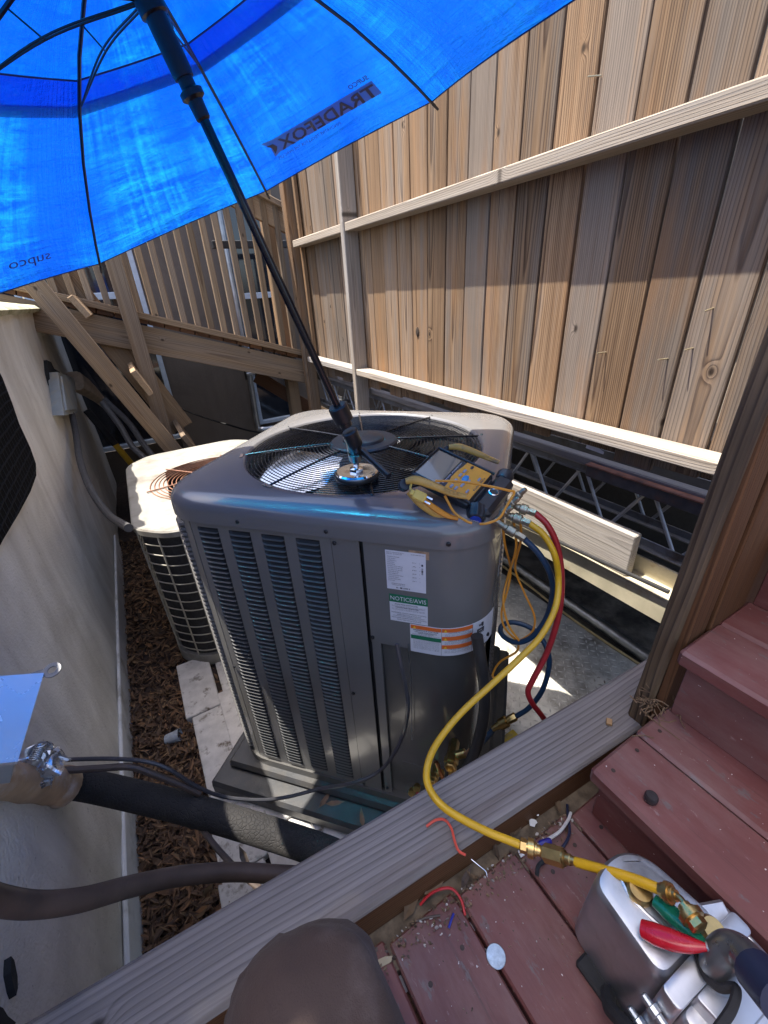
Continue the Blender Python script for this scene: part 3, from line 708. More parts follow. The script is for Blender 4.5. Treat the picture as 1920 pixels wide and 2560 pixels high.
M_BLADE = plain('aluminium_blade', (.82, .83, .85), .13, 1, .05, 8)
for k in range(4):
    a0 = rad(100+90*k); rows = []
    for i in range(6):
        r = .085+i*.056; row = []
        for j in range(9):
            t_ = j/8; a = a0+(t_-.5)*(1.0+.10*i/5)+.14*i/5; row.append((r*math.cos(a), r*math.sin(a), -.548-.055*(t_-.5)+.010*math.sin(t_*3.14)))
        rows.append(row)
    acp('fan_blade', MB().grid(rows), M_BLADE)
acp('fan_hub', MB().lathe([(.09, -.60), (.09, -.52), (.075, -.50), (.0, -.495)], None, 24), M_DARK)
# small rust-worn spots of the cap rim and corner decals
for s_, t_ in ((205, .395), (248, .395)):
    a = rad(s_); acp('worn_sticker', MB().box((-.018, -.005, 0), (.018, .005, .0012), .0003, Matrix.Translation((.401*math.cos(a), .401*math.sin(a), ZT+.0006)) @ Matrix.Rotation(a+1.57, 4, 'Z')), plain('peeling_sticker', (.34, .22, .14), .7, 0, .5, 60))
# shell: coil behind, louvred panels, blank strip, control cover, recess
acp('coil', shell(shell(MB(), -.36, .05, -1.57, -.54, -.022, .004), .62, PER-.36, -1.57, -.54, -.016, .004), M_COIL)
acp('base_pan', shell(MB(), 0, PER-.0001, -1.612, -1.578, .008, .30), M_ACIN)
zl0, zl1 = -1.560, -.548
cols = [(-.349+.1*i, -.282+.1*i) for i in range(4)]
mb = MB(); xs = [-.372]+[x for c_ in cols for x in c_]+[.049]
for i in range(len(xs)-1):
    if i % 2 == 0: shell(mb, xs[i], xs[i+1], -1.582, ZS+.004, 0, .003, .02)
    else:
        shell(mb, xs[i], xs[i+1], zl1, ZS+.004, 0, .003, .05); shell(mb, xs[i], xs[i+1], -1.582, zl0, 0, .003, .05)
acp('louvre_panel', mb, M_AC)
pitch = .0168; nl = int((zl1-zl0)/pitch)
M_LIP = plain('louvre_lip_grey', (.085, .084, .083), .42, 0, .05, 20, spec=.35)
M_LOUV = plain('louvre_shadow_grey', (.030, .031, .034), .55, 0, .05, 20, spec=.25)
def louvre(w):
    m_ = MB(); rows = []
    prof = ((.0150, .0080), (.0075, .0030), (.0005, -.0030), (-.0032, -.0048), (-.0036, -.0062), (.0005, -.0058), (.0080, -.0010), (.0152, .0060))
    for x, k_ in ((-w, .0), (-w*.88, .75), (-w*.7, 1), (w*.7, 1), (w*.88, .75), (w, .0)):
        rows.append([(x, y*k_+.0005*(1-k_), z*(.55+.45*k_)+.002*(1-k_)) for y, z in prof])
    m_.grid(rows); return m_
lv0 = None
for a, b_ in cols:
    for i in range(nl):
        M = MAC @ Matrix.Translation(((a+b_)/2+.0175, -HB, zl1-(i+.6)*pitch))
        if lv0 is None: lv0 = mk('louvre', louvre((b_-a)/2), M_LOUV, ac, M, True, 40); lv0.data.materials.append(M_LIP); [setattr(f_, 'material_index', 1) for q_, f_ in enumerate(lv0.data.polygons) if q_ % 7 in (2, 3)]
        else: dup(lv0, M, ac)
# left corner and left side: the same louvres wrap round, seen edge on
mb = MB(); s_l = [-.376, -.41, -.48, -.53, -.60, -.64, -.71, -.75, -.82, -.86, -.93, -.97, -1.04, -1.13]
for i in range(len(s_l)-1):
    if i % 2 == 0: shell(mb, s_l[i+1], s_l[i], -1.582, ZS+.004, 0, .003)
    else:
        shell(mb, s_l[i+1], s_l[i], zl1, ZS+.004, 0, .003); shell(mb, s_l[i+1], s_l[i], -1.582, zl0, 0, .003)
acp('corner_panel', mb, M_AC)
mb = MB()
for i in range(1, len(s_l)-1, 2):
    for k in range(nl):
        z = zl1-(k+.6)*pitch; sc, w = (s_l[i]+s_l[i+1])/2, abs(s_l[i]-s_l[i+1])/2
        rows = []
        for x, k_ in ((-w, 0), (-w*.8, .8), (-w*.4, 1), (w*.4, 1), (w*.8, .8), (w, 0)):
            rows.append([per(sc+x, yo*k_)[:2]+(z+zo,) for yo, zo in ((0.0, .0075), (.0075, .0055), (.0120, .001), (.0125, -.0025), (.0060, .0035))])
        mb.grid(rows)
acp('corner_louvres', mb, M_AC, kind='stuff')
mb = MB()
shell(mb, .62, PER-1.13-.002, -1.582, ZS+.004, 0, .003); acp('rear_panel', mb, M_AC)
acp('blank_strip', shell(MB(), .0505, .1235, -1.595, ZS+.004, .001, .004), M_AC)
acp('gap_seal', shell(MB(), .1235, .1345, -1.60, ZS+.003, -.010, .004), M_DARK)
acp('control_cover', shell(MB(), .1345, .645, -.860, ZS+.004, .002, .005), M_AC)
acp('corner_post', shell(MB(), .1345, .160, -1.60, -.862, -.002, .01), M_AC)
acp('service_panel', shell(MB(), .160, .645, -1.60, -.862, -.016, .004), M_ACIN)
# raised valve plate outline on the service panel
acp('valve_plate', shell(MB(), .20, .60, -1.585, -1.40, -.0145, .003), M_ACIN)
# side louvre column edge seen at the right of the corner
mb = MB()
for k in range(nl):
    z = zl1-(k+.6)*pitch; rows = []
    for x, k_ in ((-.03, 0), (-.02, .9), (.02, .9), (.03, 0)):
        rows.append([per(.70+x, yo*k_)[:2]+(z+zo,) for yo, zo in ((0, .0075), (.0075, .0055), (.0125, -.0025), (.006, .0035))])
    mb.grid(rows)
acp('side_louvres', mb, M_AC, kind='stuff')
def screw(s_, z, off=.004):
    x, y, nx, ny = per(s_, off); M = frame((x, y, z), (0, 0, 1), (nx, ny, 0))
    acp('screw', MB().lathe([(.0055, -.002), (.0055, .0015), (.003, .0032)], M, 10).box((-.0042, -.0008, .0028), (.0042, .0008, .0036), 0, M), M_SCREW)
for s_ in (-.205, .045, .34): screw(s_, ZS+.017, .0105)
for s_, z in ((.06, -.548), (.139, -.842), (.06, -1.09), (.058, -1.565), (-.365, -1.09), (.145, -1.55), (.47, -.842)): screw(s_, z)
# ------------- printed labels
M_LAB = plain('label_white', (.68, .68, .72), .45, 0, .03); M_INK = plain('label_ink', (.04, .04, .05), .5, 0, .1)
M_GREEN = plain('label_green', (.01, .16, .075), .45, 0, .05); M_ORANGE = plain('label_orange', (.75, .16, .03), .45, 0, .05); M_YELLOW = plain('label_yellow', (.85, .55, .03), .45, 0, .05)
def sticker(name, s0, s1, z0, z1, mat=M_LAB, off=.0026, parent=None):
    return acp(name, shell(MB(), s0, s1, z0, z1, off, .0005, .012), mat, parent=parent, smooth=True)
rl_ = random.Random(4)
# rating plate: rows of tiny print
PL = (.190, .289, -.665, -.550)
rp = sticker('rating_plate', *PL)
sticker('peeled_sticker', .248, .297, -.566, -.5435, plain('peeling_sticker', (.34, .22, .14), .7), .0024)
TO = .0034
def T(mb, s, x0, x1, y, h, bold=False, off=TO): print_text(mb, s, x0, x1, y, h, lambda x, y_: onshell(x, y_, off), bold)
ink = MB()
T(ink, 'MODEL NO.  PRODUCT OF MEXICO', .193, .236, -.556, .0022); T(ink, 'SERIAL NO.  OUTDOOR UNIT', .193, .232, -.560, .0022); T(ink, 'RATED AMPS PER UNIT', .254, .286, -.5565, .0022)
rowsT = ['COMPRESSOR CODE  PHASE', 'VOLTS  60 HERTZ', 'COMPRESSOR R.L.A.', 'OUTDOOR MOTOR', 'MOTOR AMPS FAN', 'MIN. SUPPLY CIRCUIT AMPACITY', 'MAX. FUSE OR CKT. BRK. SIZE', 'MIN. FUSE OR CKT. BRK. SIZE', 'DESIGN PRESSURE HIGH', 'DESIGN PRESSURE LOW', 'OUTDOOR UNITS FACTORY CHARGE', 'TOTAL SYSTEM CHARGE', 'SEE INSTRUCTIONS INSIDE', 'ACCESS PANEL']
for i, tx in enumerate(rowsT):
    z = -.5685-i*.0054; T(ink, tx, .1945, .1945+.0011*len(tx)*1.25, z, .0025)
    if i > 1 and i % 2 == 0: T(ink, rl_.choice(['PSI', '230 V', 'A', '60']), .256, .266, z, .0025); T(ink, 'A', .2735, .2755, z, .0025)
T(ink, 'SUITABLE FOR OUTDOOR USE', .202, .237, -.6475, .0028); T(ink, 'WASHINGTON D.C.', .204, .236, -.6520, .0024)
for x0, x1, z0, z1, vert in ((.2785, .2825, -.612, -.580, 1), (.214, .249, -.6605, -.6565, 0)):
    n_ = 22
    for i in range(n_):
        if rl_.random() < .35: continue
        if vert: shell(ink, x0, x1, z0+(z1-z0)*i/n_, z0+(z1-z0)*(i+.75)/n_, TO, .0004, .02)
        else: shell(ink, x0+(x1-x0)*i/n_, x0+(x1-x0)*(i+.75)/n_, z0, z1, TO, .0004, .02)
acp('rating_print', ink, M_INK, False, rp)
# notice
no = sticker('notice_label', .194, .293, -.768, -.706); sticker('notice_header', .194, .293, -.7055, -.681, M_GREEN, .0027)
wt = MB(); T(wt, 'NOTICE/AVIS', .1975, .2895, -.6990, .0130); acp('notice_title', wt, M_LAB, False, no)
ink = MB(); T(ink, 'SINGLE POLE CONTACTORS', .208, .268, -.7125, .0032, True); T(ink, 'CONTACTEUR UNIPOLAIRE', .209, .270, -.7225, .0032, True)
for i, z in enumerate((-.7165, -.7195, -.7265, -.7295)): T(ink, 'disconnect power to unit before servicing equipment', .200, .286, z, .0018)
T(ink, 'MIAMI-DADE COUNTY PRODUCT CONTROL', .198, .290, -.740, .0033); T(ink, 'APPROVED NOA # 15-0915.04', .212, .276, -.746, .0033)
shell(ink, .202, .286, -.7495, -.7490, TO, .0004); T(ink, 'MIAMI-DADE COUNTY PRODUCT CONTROL', .198, .290, -.7565, .0033); T(ink, 'APPROVED NOA # 15-0915.05', .212, .276, -.7625, .0033)
acp('notice_print', ink, M_INK, False, no)
# warning label wrapping the corner
wl = sticker('warning_label', .246, .500, -.866, -.770, off=.0030)
TO = .0042
def band(x0, x1, z0, z1, mat, nm): sticker(nm, x0, x1, z0, z1, mat, .0036, wl)
band(.248, .327, -.784, -.772, M_ORANGE, 'warning_band'); band(.329, .409, -.784, -.772, M_ORANGE, 'warning_band')
band(.329, .409, -.812, -.799, M_ORANGE, 'warning_band'); band(.329, .409, -.841, -.828, M_ORANGE, 'warning_band'); band(.248, .327, -.819, -.806, M_GREEN, 'notice_band')
ye = MB()
for x, z in ((.2535, -.7835), (.3335, -.7835), (.3335, -.8115), (.3335, -.8405)):
    ye.add([onshell(x, z+.001, TO), onshell(x+.009, z+.001, TO), onshell(x+.0045, z+.0095, TO)], [(0, 1, 2)])
acp('warning_triangles', ye, M_YELLOW, False, wl, kind='stuff')
ink = MB(); TO = .0046
T(ink, 'WARNING', .270, .308, -.7815, .0075, True); T(ink, 'WARNING', .353, .392, -.7815, .0075, True); T(ink, 'ADVERTENCIA', .345, .403, -.8095, .0080, True); T(ink, 'ADVERTISSEMENT', .343, .408, -.8385, .0085, True)
for x, z in ((.2578, -.7815), (.3378, -.7815), (.3378, -.8095), (.3378, -.8385)): T(ink, '!', x, x+.0009, z, .005, True)
T(ink, 'HAZARDOUS VOLTAGE', .255, .320, -.7895, .0045, True); T(ink, 'CAN CAUSE SEVERE PERSONAL', .258, .317, -.7950, .0030, True); T(ink, 'INJURY OR DEATH', .267, .308, -.7990, .0030, True)
T(ink, 'Disconnect all power before servicing', .252, .323, -.8025, .0018); T(ink, 'or installing this equipment', .258, .316, -.8050, .0018)
for i in range(8): T(ink, rl_.choice(['equipment must be installed and serviced', 'only by a qualified installer or agency', 'follow all local codes and ordinances', 'see installation instructions for details']), .254, .323, -.8235-i*.0040, .0020)
for zb in (-.787, -.815, -.844):
    T(ink, 'CALIFORNIA PROPOSITION 65', .345, .400, zb-.0005, .0026, True)
    for i in range(3): T(ink, rl_.choice(['cancer and reproductive harm', 'this product can expose you', 'www.P65Warnings.ca.gov']), .336, .405, zb-.0045-i*.0033, .0020)
for x in (.328, .4095): shell(ink, x-.0003, x+.0003, -.865, -.771, .0038, .0004, .02)
T(ink, 'UL', .433, .441, -.836, .006, True); T(ink, 'c', .426, .429, -.838, .005); T(ink, 'US', .449, .454, -.838, .004)
for i in range(24):
    a, b_ = 2*math.pi*i/24, 2*math.pi*(i+1)/24; ink.add([onshell(.437+r_*math.cos(t_), -.833+r_*math.sin(t_), TO) for r_, t_ in ((.0085, a), (.0085, b_), (.0075, b_), (.0075, a))], [(0, 1, 2, 3)])
for i in range(3): T(ink, 'intertek heating and cooling', .420, .458, -.8455-i*.0045, .0019)
shell(ink, .424, .449, -.814, -.797, TO-.0004, .0004); ink.add([onshell(x, z, TO) for x, z in ((.437, -.779), (.443, -.777), (.446, -.784), (.445, -.792), (.439, -.793), (.437, -.786))], [(0, 1, 2, 3, 4, 5)])
ink.add([onshell(x, z, TO) for x, z in ((.428, -.781), (.437, -.784), (.437, -.787), (.431, -.789))], [(0, 1, 2, 3)])
acp('warning_print', ink, M_INK, False, wl)
wt = MB(); T(wt, 'NOTICE', .275, .302, -.8160, .0075, True); T(wt, 'AHRI', .428, .440, -.804, .0042, True, .0050); T(wt, 'CERTIFIED', .427, .446, -.811, .0028, False, .0050); acp('notice_title', wt, M_LAB, False, wl)
# triangular warning decal on the right side
sd = sticker('side_decal', .545, .600, -.70, -.555, off=.0030)
rd = MB()
for a, b_ in (((.550, -.565), (.595, -.69)), ((.550, -.695), (.595, -.695)), ((.550, -.565), (.550, -.695))):
    dx, dz = b_[0]-a[0], b_[1]-a[1]; l = math.hypot(dx, dz); nx, nz = -dz/l*.0022, dx/l*.0022
    rd.add([onshell(a[0]+nx, a[1]+nz, .0042), onshell(b_[0]+nx, b_[1]+nz, .0042), onshell(b_[0]-nx, b_[1]-nz, .0042), onshell(a[0]-nx, a[1]-nz, .0042)], [(0, 1, 2, 3)])
acp('decal_border', rd, plain('label_red', (.55, .04, .03), .45), False, sd)
# service valves, caps and copper stubs at the foot of the service panel
def wpt(u, v, off): # point on the sight line at local depth off in front of the front face
    r = ray(u, v); k_ = (BD.dot(AC0)-HB-off); return r*(k_/r.dot(BD))
sv = None
for (u, v), sc_ in (((1128, 1902), 1.25), ((1083, 1945), .95)):
    p = wpt(u, v, .045); M = frame(p, AD, -BD+Vector((0, 0, .25))) @ Matrix.Scale(sc_, 4)
    vb = MB().lathe([(.013, -.06), (.013, -.01), (.017, -.008), (.017, .008), (.013, .010), (.013, .022), (.010, .024), (.009, .018), (0, .018)], M, 6)
    vb.lathe([(.010, 0), (.010, .035), (.007, .037)], M @ Matrix.Translation((0, 0, -.012)) @ Matrix.Rotation(rad(95), 4, 'Y') @ Matrix.Rotation(rad(-30), 4, 'X'), 12)
    vb.tube(cr([M @ Vector((0, -.005, -.02)), M @ Vector((.004, -.045, -.012)), M @ Vector((.012, -.09, .0))]), .0105*sc_, 10)
    mk('service_valve', vb, M_BRASS, ac)
for u, v in ((1030, 1980), (1042, 1970)):
    p = wpt(u, v, .06); mk('valve_cap', MB().lathe([(.011, -.008), (.012, 0), (.011, .008), (0, .009)], frame(p, AD, -BD+Vector((0, 0, .4))), 14), M_BRASS, ac)
p = wpt(1175, 1885, .06); mk('wire_tag', MB().box((-.012, -.016, -.0006), (.012, .016, .0006), .0002, frame(p, (.6, -.2, .5), -BD)), plain('copper_tag', (.70, .42, .25), .35, .6), ac, smooth=False)
mk('copper_stub', MB().tube(cr([wpt(1090, 1905, .03), wpt(1105, 1940, .04), wpt(1115, 1965, .06)]), .006, 8), plain('copper', (.60, .25, .12), .35, 1), ac)
mk('control_wire', MB().tube(cr([wpt(1022, 1612, .006), wpt(1028, 1720, .002), wpt(1030, 1850, .002)]), .0012, 5), M_STEEL, ac)

# ------------------------------------------------------------------ black equipment pad
pd = thing('equipment_pad', (AC0.x, AC0.y, -1.705), 'black plastic equipment pad under the new condenser', 'equipment pad')
M_PAD = plain('pad_plastic', (.030, .031, .034), .45, 0, .25, 16, .35, 240, dirt=(.06, .052, .042), dscale=5)
def padbox(a0, a1, b0, b1, z0, z1, c): # corners in the unit's own axes
    return MB().box((a0+.4775, b0-1.282, z0), (a1+.4775, b1-1.282, z1), c)
def pdp(name, mb, mat): mb.v = [tuple(MAC @ Vector(p)) for p in mb.v]; return mk(name, mb, mat, pd, None, False)
mb = padbox(-1.0, .075, .70, 1.66, -1.705, -1.640, .012); pdp('slab', mb, M_PAD)
mb = padbox(-.50, .070, .76, 1.655, -2.12, -1.706, .010); pdp('riser_block', mb, M_PAD)
mb = padbox(-.965, .030, .775, 1.655, -1.640, -1.613, .012); pdp('plinth', mb, M_PAD)
lv = MB()
for u, v, r_ in ((812, 2000, .5), (838, 2008, -.4), (905, 2045, 1.2)):
    p = gz(u, v, -1.637); leaf(lv, p.x, p.y, -1.636, .036, .009, r_, .1, .004, .2)
tag(mk('dry_leaf', lv, plain('tan_leaf', (.24, .15, .09), .8), smooth=False), 'dry tan leaves lying on the front ledge of the black pad', 'leaf')

# ------------------------------------------------------------------ old beige unit behind
old = thing('old_condenser', (.22, 2.5, -1.76), 'old beige condenser with rusty fan grille and wire guard', 'air conditioner')
M_BEIGE = plain('chalky_beige_enamel', (.25, .24, .21), .75, 0, .15, 7, .2, 40, dirt=(.13, .11, .085), dscale=6, dlo=.50, dhi=.72)
ox0, ox1, oy0, oy1, ch_ = -.175, .62, 1.90, 3.12, .13
def oct_(off, x0=ox0, x1=ox1, y0=oy0, y1=oy1):
    c = ch_; o = off
    return [(x0+c, y0-o), (x1-c, y0-o), (x1+o, y0+c), (x1+o, y1-c), (x1-c, y1+o), (x0+c, y1+o), (x0-o, y1-c), (x0-o, y0+c)]
def rnd(poly, r=.07, n=5):
    out = []; m_ = len(poly)
    for i in range(m_):
        p0, p1, p2 = Vector(poly[i-1]), Vector(poly[i]), Vector(poly[(i+1) % m_])
        a = p1+(p0-p1).normalized()*r; b_ = p1+(p2-p1).normalized()*r
        for k in range(n+1): t_ = k/n; out.append(tuple(a*(1-t_)**2+p1*2*t_*(1-t_)+b_*t_*t_))
    return out
R3 = lambda off, z: [(x, y, z) for x, y in rnd(oct_(off))]
oc = (.235, 2.47); orad = .315
pr_ = R3(.012, -.945)
def ocirc(r, z, n): 
    return [(oc[0]+r*math.cos(math.atan2(p[1]-oc[1], p[0]-oc[0])), oc[1]+r*math.sin(math.atan2(p[1]-oc[1], p[0]-oc[0])), z) for p in pr_]
cp_ = MB().grid([R3(.012, -.930), R3(.012, -.905), R3(.004, -.898), ocirc(orad+.02, -.894, 0), ocirc(orad, -.896, 0), ocirc(orad-.004, -.93, 0)], wrap=True)
mk('top_cap', cp_, M_BEIGE, old)
mk('fan_throat', MB().grid([ocirc(orad-.004, -.93, 0), ocirc(orad-.01, -1.1, 0), ocirc(.02, -1.12, 0)], wrap=True), M_DARK, old)
M_RUSTW = plain('rusty_wire', (.20, .085, .045), .6, 0, .4, 60)
mb = MB()
for i in range(11):
    r = .09+i*.0222; sec = []
    for j in range(49):
        a = 2*math.pi*j/48; sec.append([(oc[0]+(r+.0035*math.cos(b_))*math.cos(a), oc[1]+(r+.0035*math.cos(b_))*math.sin(a), -.893+.0035*math.sin(b_)) for b_ in (.5, 2.07, 3.64, 5.21)])
    mb.grid(sec, wrap=True)
mk('grille_rings', mb, M_RUSTW, old, kind='stuff')
for k in range(6):
    a = rad(k*60+8); mk('grille_spoke', MB().tube([(oc[0]+r*math.cos(a), oc[1]+r*math.sin(a), -.888) for r in (.05, .335)], .004, 6), M_RUSTW, old)
mk('coil', MB().grid([R3(-.012, -1.66), R3(-.012, -.93)], wrap=True), plain('dirty_black_fins', (.020, .020, .022), .7, 0, .5, 60, .8, 70), old)
mk('base', MB().grid([R3(-.02, -1.72), R3(.008, -1.72), R3(.008, -1.655), R3(-.02, -1.652)], wrap=True), M_BEIGE, old)
M_GUARD = plain('beige_wire', (.33, .31, .25), .6)
for i in range(13):
    z = -1.62+i*.0535; pts = R3(.004, z); mk('guard_wire', MB().tube(pts+[pts[0]], .0032, 6, False), M_GUARD, old)
for i, p in enumerate(R3(.006, 0)[::4]):
    mk('guard_upright', MB().tube([(p[0], p[1], -1.65), (p[0], p[1], -.93)], .0038, 6), M_GUARD, old)

# ------------------------------------------------------------------ umbrella
U_AP = Vector((.143, .9428, .4793)); U_N = Vector((-.337, .0236, .9412)).normalized(); U_R, U_H, U_PHI = .709, .2923, .4293
U_E1 = U_N.cross(Vector((0, 0, 1))).normalized(); U_E2 = U_N.cross(U_E1)
def can(r, k, t_, lift=0.0, R=U_R):
    """canopy point: r 0 apex .. 1 rim, gore k, t across the gore"""
    d = -math.pi/4*t_; th = U_PHI-k*math.pi/4+d
    f = math.cos(math.pi/8)/math.cos(d+math.pi/8); f = 1-(1-f)*(1+.75*r**9)
    sag = .0015*math.sin(math.pi*t_)*math.sin(math.pi*min(1, r))
    return U_AP - U_N*(U_H*r**1.8 + sag - lift) + (U_E1*math.cos(th)+U_E2*math.sin(th))*(R*r*f)
def fabric(name, bright, seed):
    m, t, b = nt(name); out = next(n for n in t.nodes if n.type == 'OUTPUT_MATERIAL')
    v = coords(t)
    uvn = N(t, 'ShaderNodeUVMap'); uvn.uv_map = 'gore'; uo = N(t, 'ShaderNodeVectorMath', operation='ADD'); L(t, uvn.outputs[0], uo.inputs[0])
    oi2 = N(t, 'ShaderNodeObjectInfo'); cx_ = N(t, 'ShaderNodeCombineXYZ'); L(t, math_(t, 'MULTIPLY', oi2.outputs['Random'], 40.0), cx_.inputs[2]); L(t, cx_.outputs[0], uo.inputs[1]); u_ = uo.outputs[0]
    cre = noise(t, mapping(t, u_, (2.2, 26, 1)), 1.0, 5, .62, .5); rad_ = noise(t, mapping(t, u_, (30, 2.2, 1)), 1.0, 4, .6, .3); hilite_mask = noise(t, mapping(t, u_, (1.9, 1.6, 1)), 1.0, 2, .5)
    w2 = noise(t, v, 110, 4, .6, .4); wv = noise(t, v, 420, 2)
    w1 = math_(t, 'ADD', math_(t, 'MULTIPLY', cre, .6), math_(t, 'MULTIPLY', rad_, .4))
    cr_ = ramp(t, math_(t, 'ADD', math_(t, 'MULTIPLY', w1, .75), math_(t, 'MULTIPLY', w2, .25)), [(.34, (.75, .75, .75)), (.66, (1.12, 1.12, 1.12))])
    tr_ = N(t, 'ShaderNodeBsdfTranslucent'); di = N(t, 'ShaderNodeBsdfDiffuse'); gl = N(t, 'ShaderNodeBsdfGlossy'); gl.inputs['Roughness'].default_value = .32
    hi = math_(t, 'MULTIPLY', ramp(t, math_(t, 'ADD', math_(t, 'MULTIPLY', w1, .8), math_(t, 'MULTIPLY', w2, .2)), [(.44, (0, 0, 0)), (.62, (1, 1, 1))]), ramp(t, hilite_mask, [(.42, (.06, .06, .06)), (.66, (1, 1, 1))]))  # bright cyan highlights along the creases, painted into the translucent colour
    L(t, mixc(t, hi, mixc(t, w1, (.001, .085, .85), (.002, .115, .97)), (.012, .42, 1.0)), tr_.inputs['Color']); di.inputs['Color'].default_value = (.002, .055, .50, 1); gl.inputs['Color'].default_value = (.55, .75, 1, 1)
    bp = N(t, 'ShaderNodeBump'); bp.inputs['Strength'].default_value = .8; bp.inputs['Distance'].default_value = .02
    L(t, math_(t, 'ADD', math_(t, 'MULTIPLY', w1, 1.0), math_(t, 'MULTIPLY_ADD', wv, .02, math_(t, 'MULTIPLY', w2, .22))), bp.inputs['Height'])
    for n in (tr_, di, gl): L(t, bp.outputs[0], n.inputs['Normal'])
    tt = N(t, 'ShaderNodeBsdfTransparent'); tt.inputs['Color'].default_value = (.02, .16, .85, 1)
    m1 = N(t, 'ShaderNodeMixShader'); m1.inputs[0].default_value = .50; L(t, tr_.outputs[0], m1.inputs[1]); L(t, di.outputs[0], m1.inputs[2])
    m2 = N(t, 'ShaderNodeMixShader'); m2.inputs[0].default_value = .05; L(t, m1.outputs[0], m2.inputs[1]); L(t, gl.outputs[0], m2.inputs[2])
    rf = N(t, 'ShaderNodeBsdfRefraction'); rf.inputs['IOR'].default_value = 1.04; rf.inputs['Roughness'].default_value = .58; rf.inputs['Color'].default_value = (.03, .62, 1.0, 1); L(t, bp.outputs[0], rf.inputs['Normal'])
    m4 = N(t, 'ShaderNodeMixShader'); m4.inputs[0].default_value = .42; L(t, m2.outputs[0], m4.inputs[1]); L(t, rf.outputs[0], m4.inputs[2]); m2 = m4
    m3 = N(t, 'ShaderNodeMixShader'); m3.inputs[0].default_value = .015; L(t, m2.outputs[0], m3.inputs[1]); L(t, tt.outputs[0], m3.inputs[2])
    L(t, m3.outputs[0], out.inputs['Surface']); MATS[name] = m; return m
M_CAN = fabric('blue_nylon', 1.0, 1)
M_INKB = plain('blue_thread', (.004, .012, .10), .5)
UB = Vector((.454, .965, -.445))
um = thing('umbrella', UB, 'large blue vented umbrella with printed logo on a black pole', 'umbrella')
gp = random.Random(9)
for k in range(8):
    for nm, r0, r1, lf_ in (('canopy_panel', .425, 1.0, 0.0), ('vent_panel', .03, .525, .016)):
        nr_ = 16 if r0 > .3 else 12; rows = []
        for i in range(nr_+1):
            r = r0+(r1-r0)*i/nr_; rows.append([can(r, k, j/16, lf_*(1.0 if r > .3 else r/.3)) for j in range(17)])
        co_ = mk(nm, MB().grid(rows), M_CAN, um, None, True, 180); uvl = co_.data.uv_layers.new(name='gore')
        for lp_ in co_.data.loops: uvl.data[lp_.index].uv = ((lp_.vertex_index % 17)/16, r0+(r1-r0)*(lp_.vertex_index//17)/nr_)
    for r in (1.0, .525, .425):
        lf_ = .016 if r == .525 else 0
        mk('hem', MB().tube([can(r, k, j/12, lf_) for j in range(13)], .0016, 5), M_INKB, um)
M_RIB = plain('black_rib', (.010, .010, .016), .35)
for k in range(8):
    pts = [can(r, k, 0)-U_N*.006 for r in (.06, .2, .35, .5, .65, .8, .92, 1.0)]
    tip = pts[-1]+(pts[-1]-pts[-2]).normalized()*.022
    mk('rib', MB().tube(pts, .0034, 6), M_RIB, um)
    mk('rib_tip', MB().tube([pts[-1], tip], [.0042, .0030], 6), M_RIB, um)
PB = gd(843, 1015, 1.035); _pd = (U_AP-PB).normalized(); runner = PB+_pd*.672
for k in range(8):
    a = can(.47, k, 0)-U_N*.012; d_ = a-runner; side = (a-runner)-U_N*(a-runner).dot(U_N); side.normalize()
    mid = (a+runner)*.5+U_N*.012
    for o_ in (-.0045, .0045):
        tn = U_N.cross(side)*o_
        mk('stretcher', MB().tube(cr([runner+side*.018+tn, mid+tn, a]), .0017, 6), M_RIB, um)
    mk('secondary_strut', MB().tube([mid, can(.27, k, 0)-U_N*.006], .0016, 5), M_RIB, um)
M_POLE = plain('black_fibreglass_pole', (.010, .010, .013), .22, 0, .1, 40)
pdn = _pd; PO = PB-pdn*.21; plen = (U_AP-PO).length
at = lambda f: PO+pdn*f
mk('pole', MB().tube([at(.185), at(plen+.05)], .0085, 14), M_POLE, um)
Mp = along(at(0), at(1))
rz = .882
mk('runner', MB().lathe([(.0155, rz-.089), (.0165, rz-.083), (.0165, rz-.02), (.021, rz-.018), (.022, rz+.015), (.017, rz+.02), (.016, rz+.05)], Mp, 18), M_BLACK, um)
mk('catch_collar', MB().lathe([(.0095, rz-.142), (.0120, rz-.139), (.0128, rz-.117), (.0190, rz-.113), (.0190, rz-.105), (.0125, rz-.101), (.0125, rz-.087)], Mp, 18), M_BLACK, um)
sp_ = [Mp @ Vector((.0145*math.cos(i*.7), .0145*math.sin(i*.7), rz+.05+i*.0011)) for i in range(90)]
mk('spring', MB().tube(sp_, .0014, 5), M_STEEL, um)
mk('crown', MB().lathe([(.02, plen-.03), (.022, plen-.01), (.012, plen+.03), (.004, plen+.07)], Mp, 14), M_BLACK, um)
# printing, seen through the fabric
def seethrough(name, col, tcol, k):
    m, t, b = nt(name); out = next(n for n in t.nodes if n.type == 'OUTPUT_MATERIAL'); tr = N(t, 'ShaderNodeBsdfTranslucent'); tr.inputs[0].default_value = (*tcol, 1)
    b.inputs['Base Color'].default_value = (*col, 1); b.inputs['Roughness'].default_value = .6; mx = N(t, 'ShaderNodeMixShader'); mx.inputs[0].default_value = k
    L(t, b.outputs[0], mx.inputs[1]); L(t, tr.outputs[0], mx.inputs[2]); L(t, mx.outputs[0], out.inputs['Surface']); return m
M_BANNER = seethrough('logo_banner_grey', (.20, .23, .26), (.55, .60, .62), .40); M_LOGO = plain('logo_letters', (.050, .035, .055), .55); M_LINE = plain('logo_text_ink', (.006, .022, .22), .55)
def cmap(k, lift): return lambda x, y: can(y, k, x, lift)
lg = MB()
def quad(mb, k, t0, t1, r0, r1, lift, n=14):
    mb.grid([[can(r_, k, t0+(t1-t0)*j/n, lift) for j in range(n+1)] for r_ in (r0, r1)])
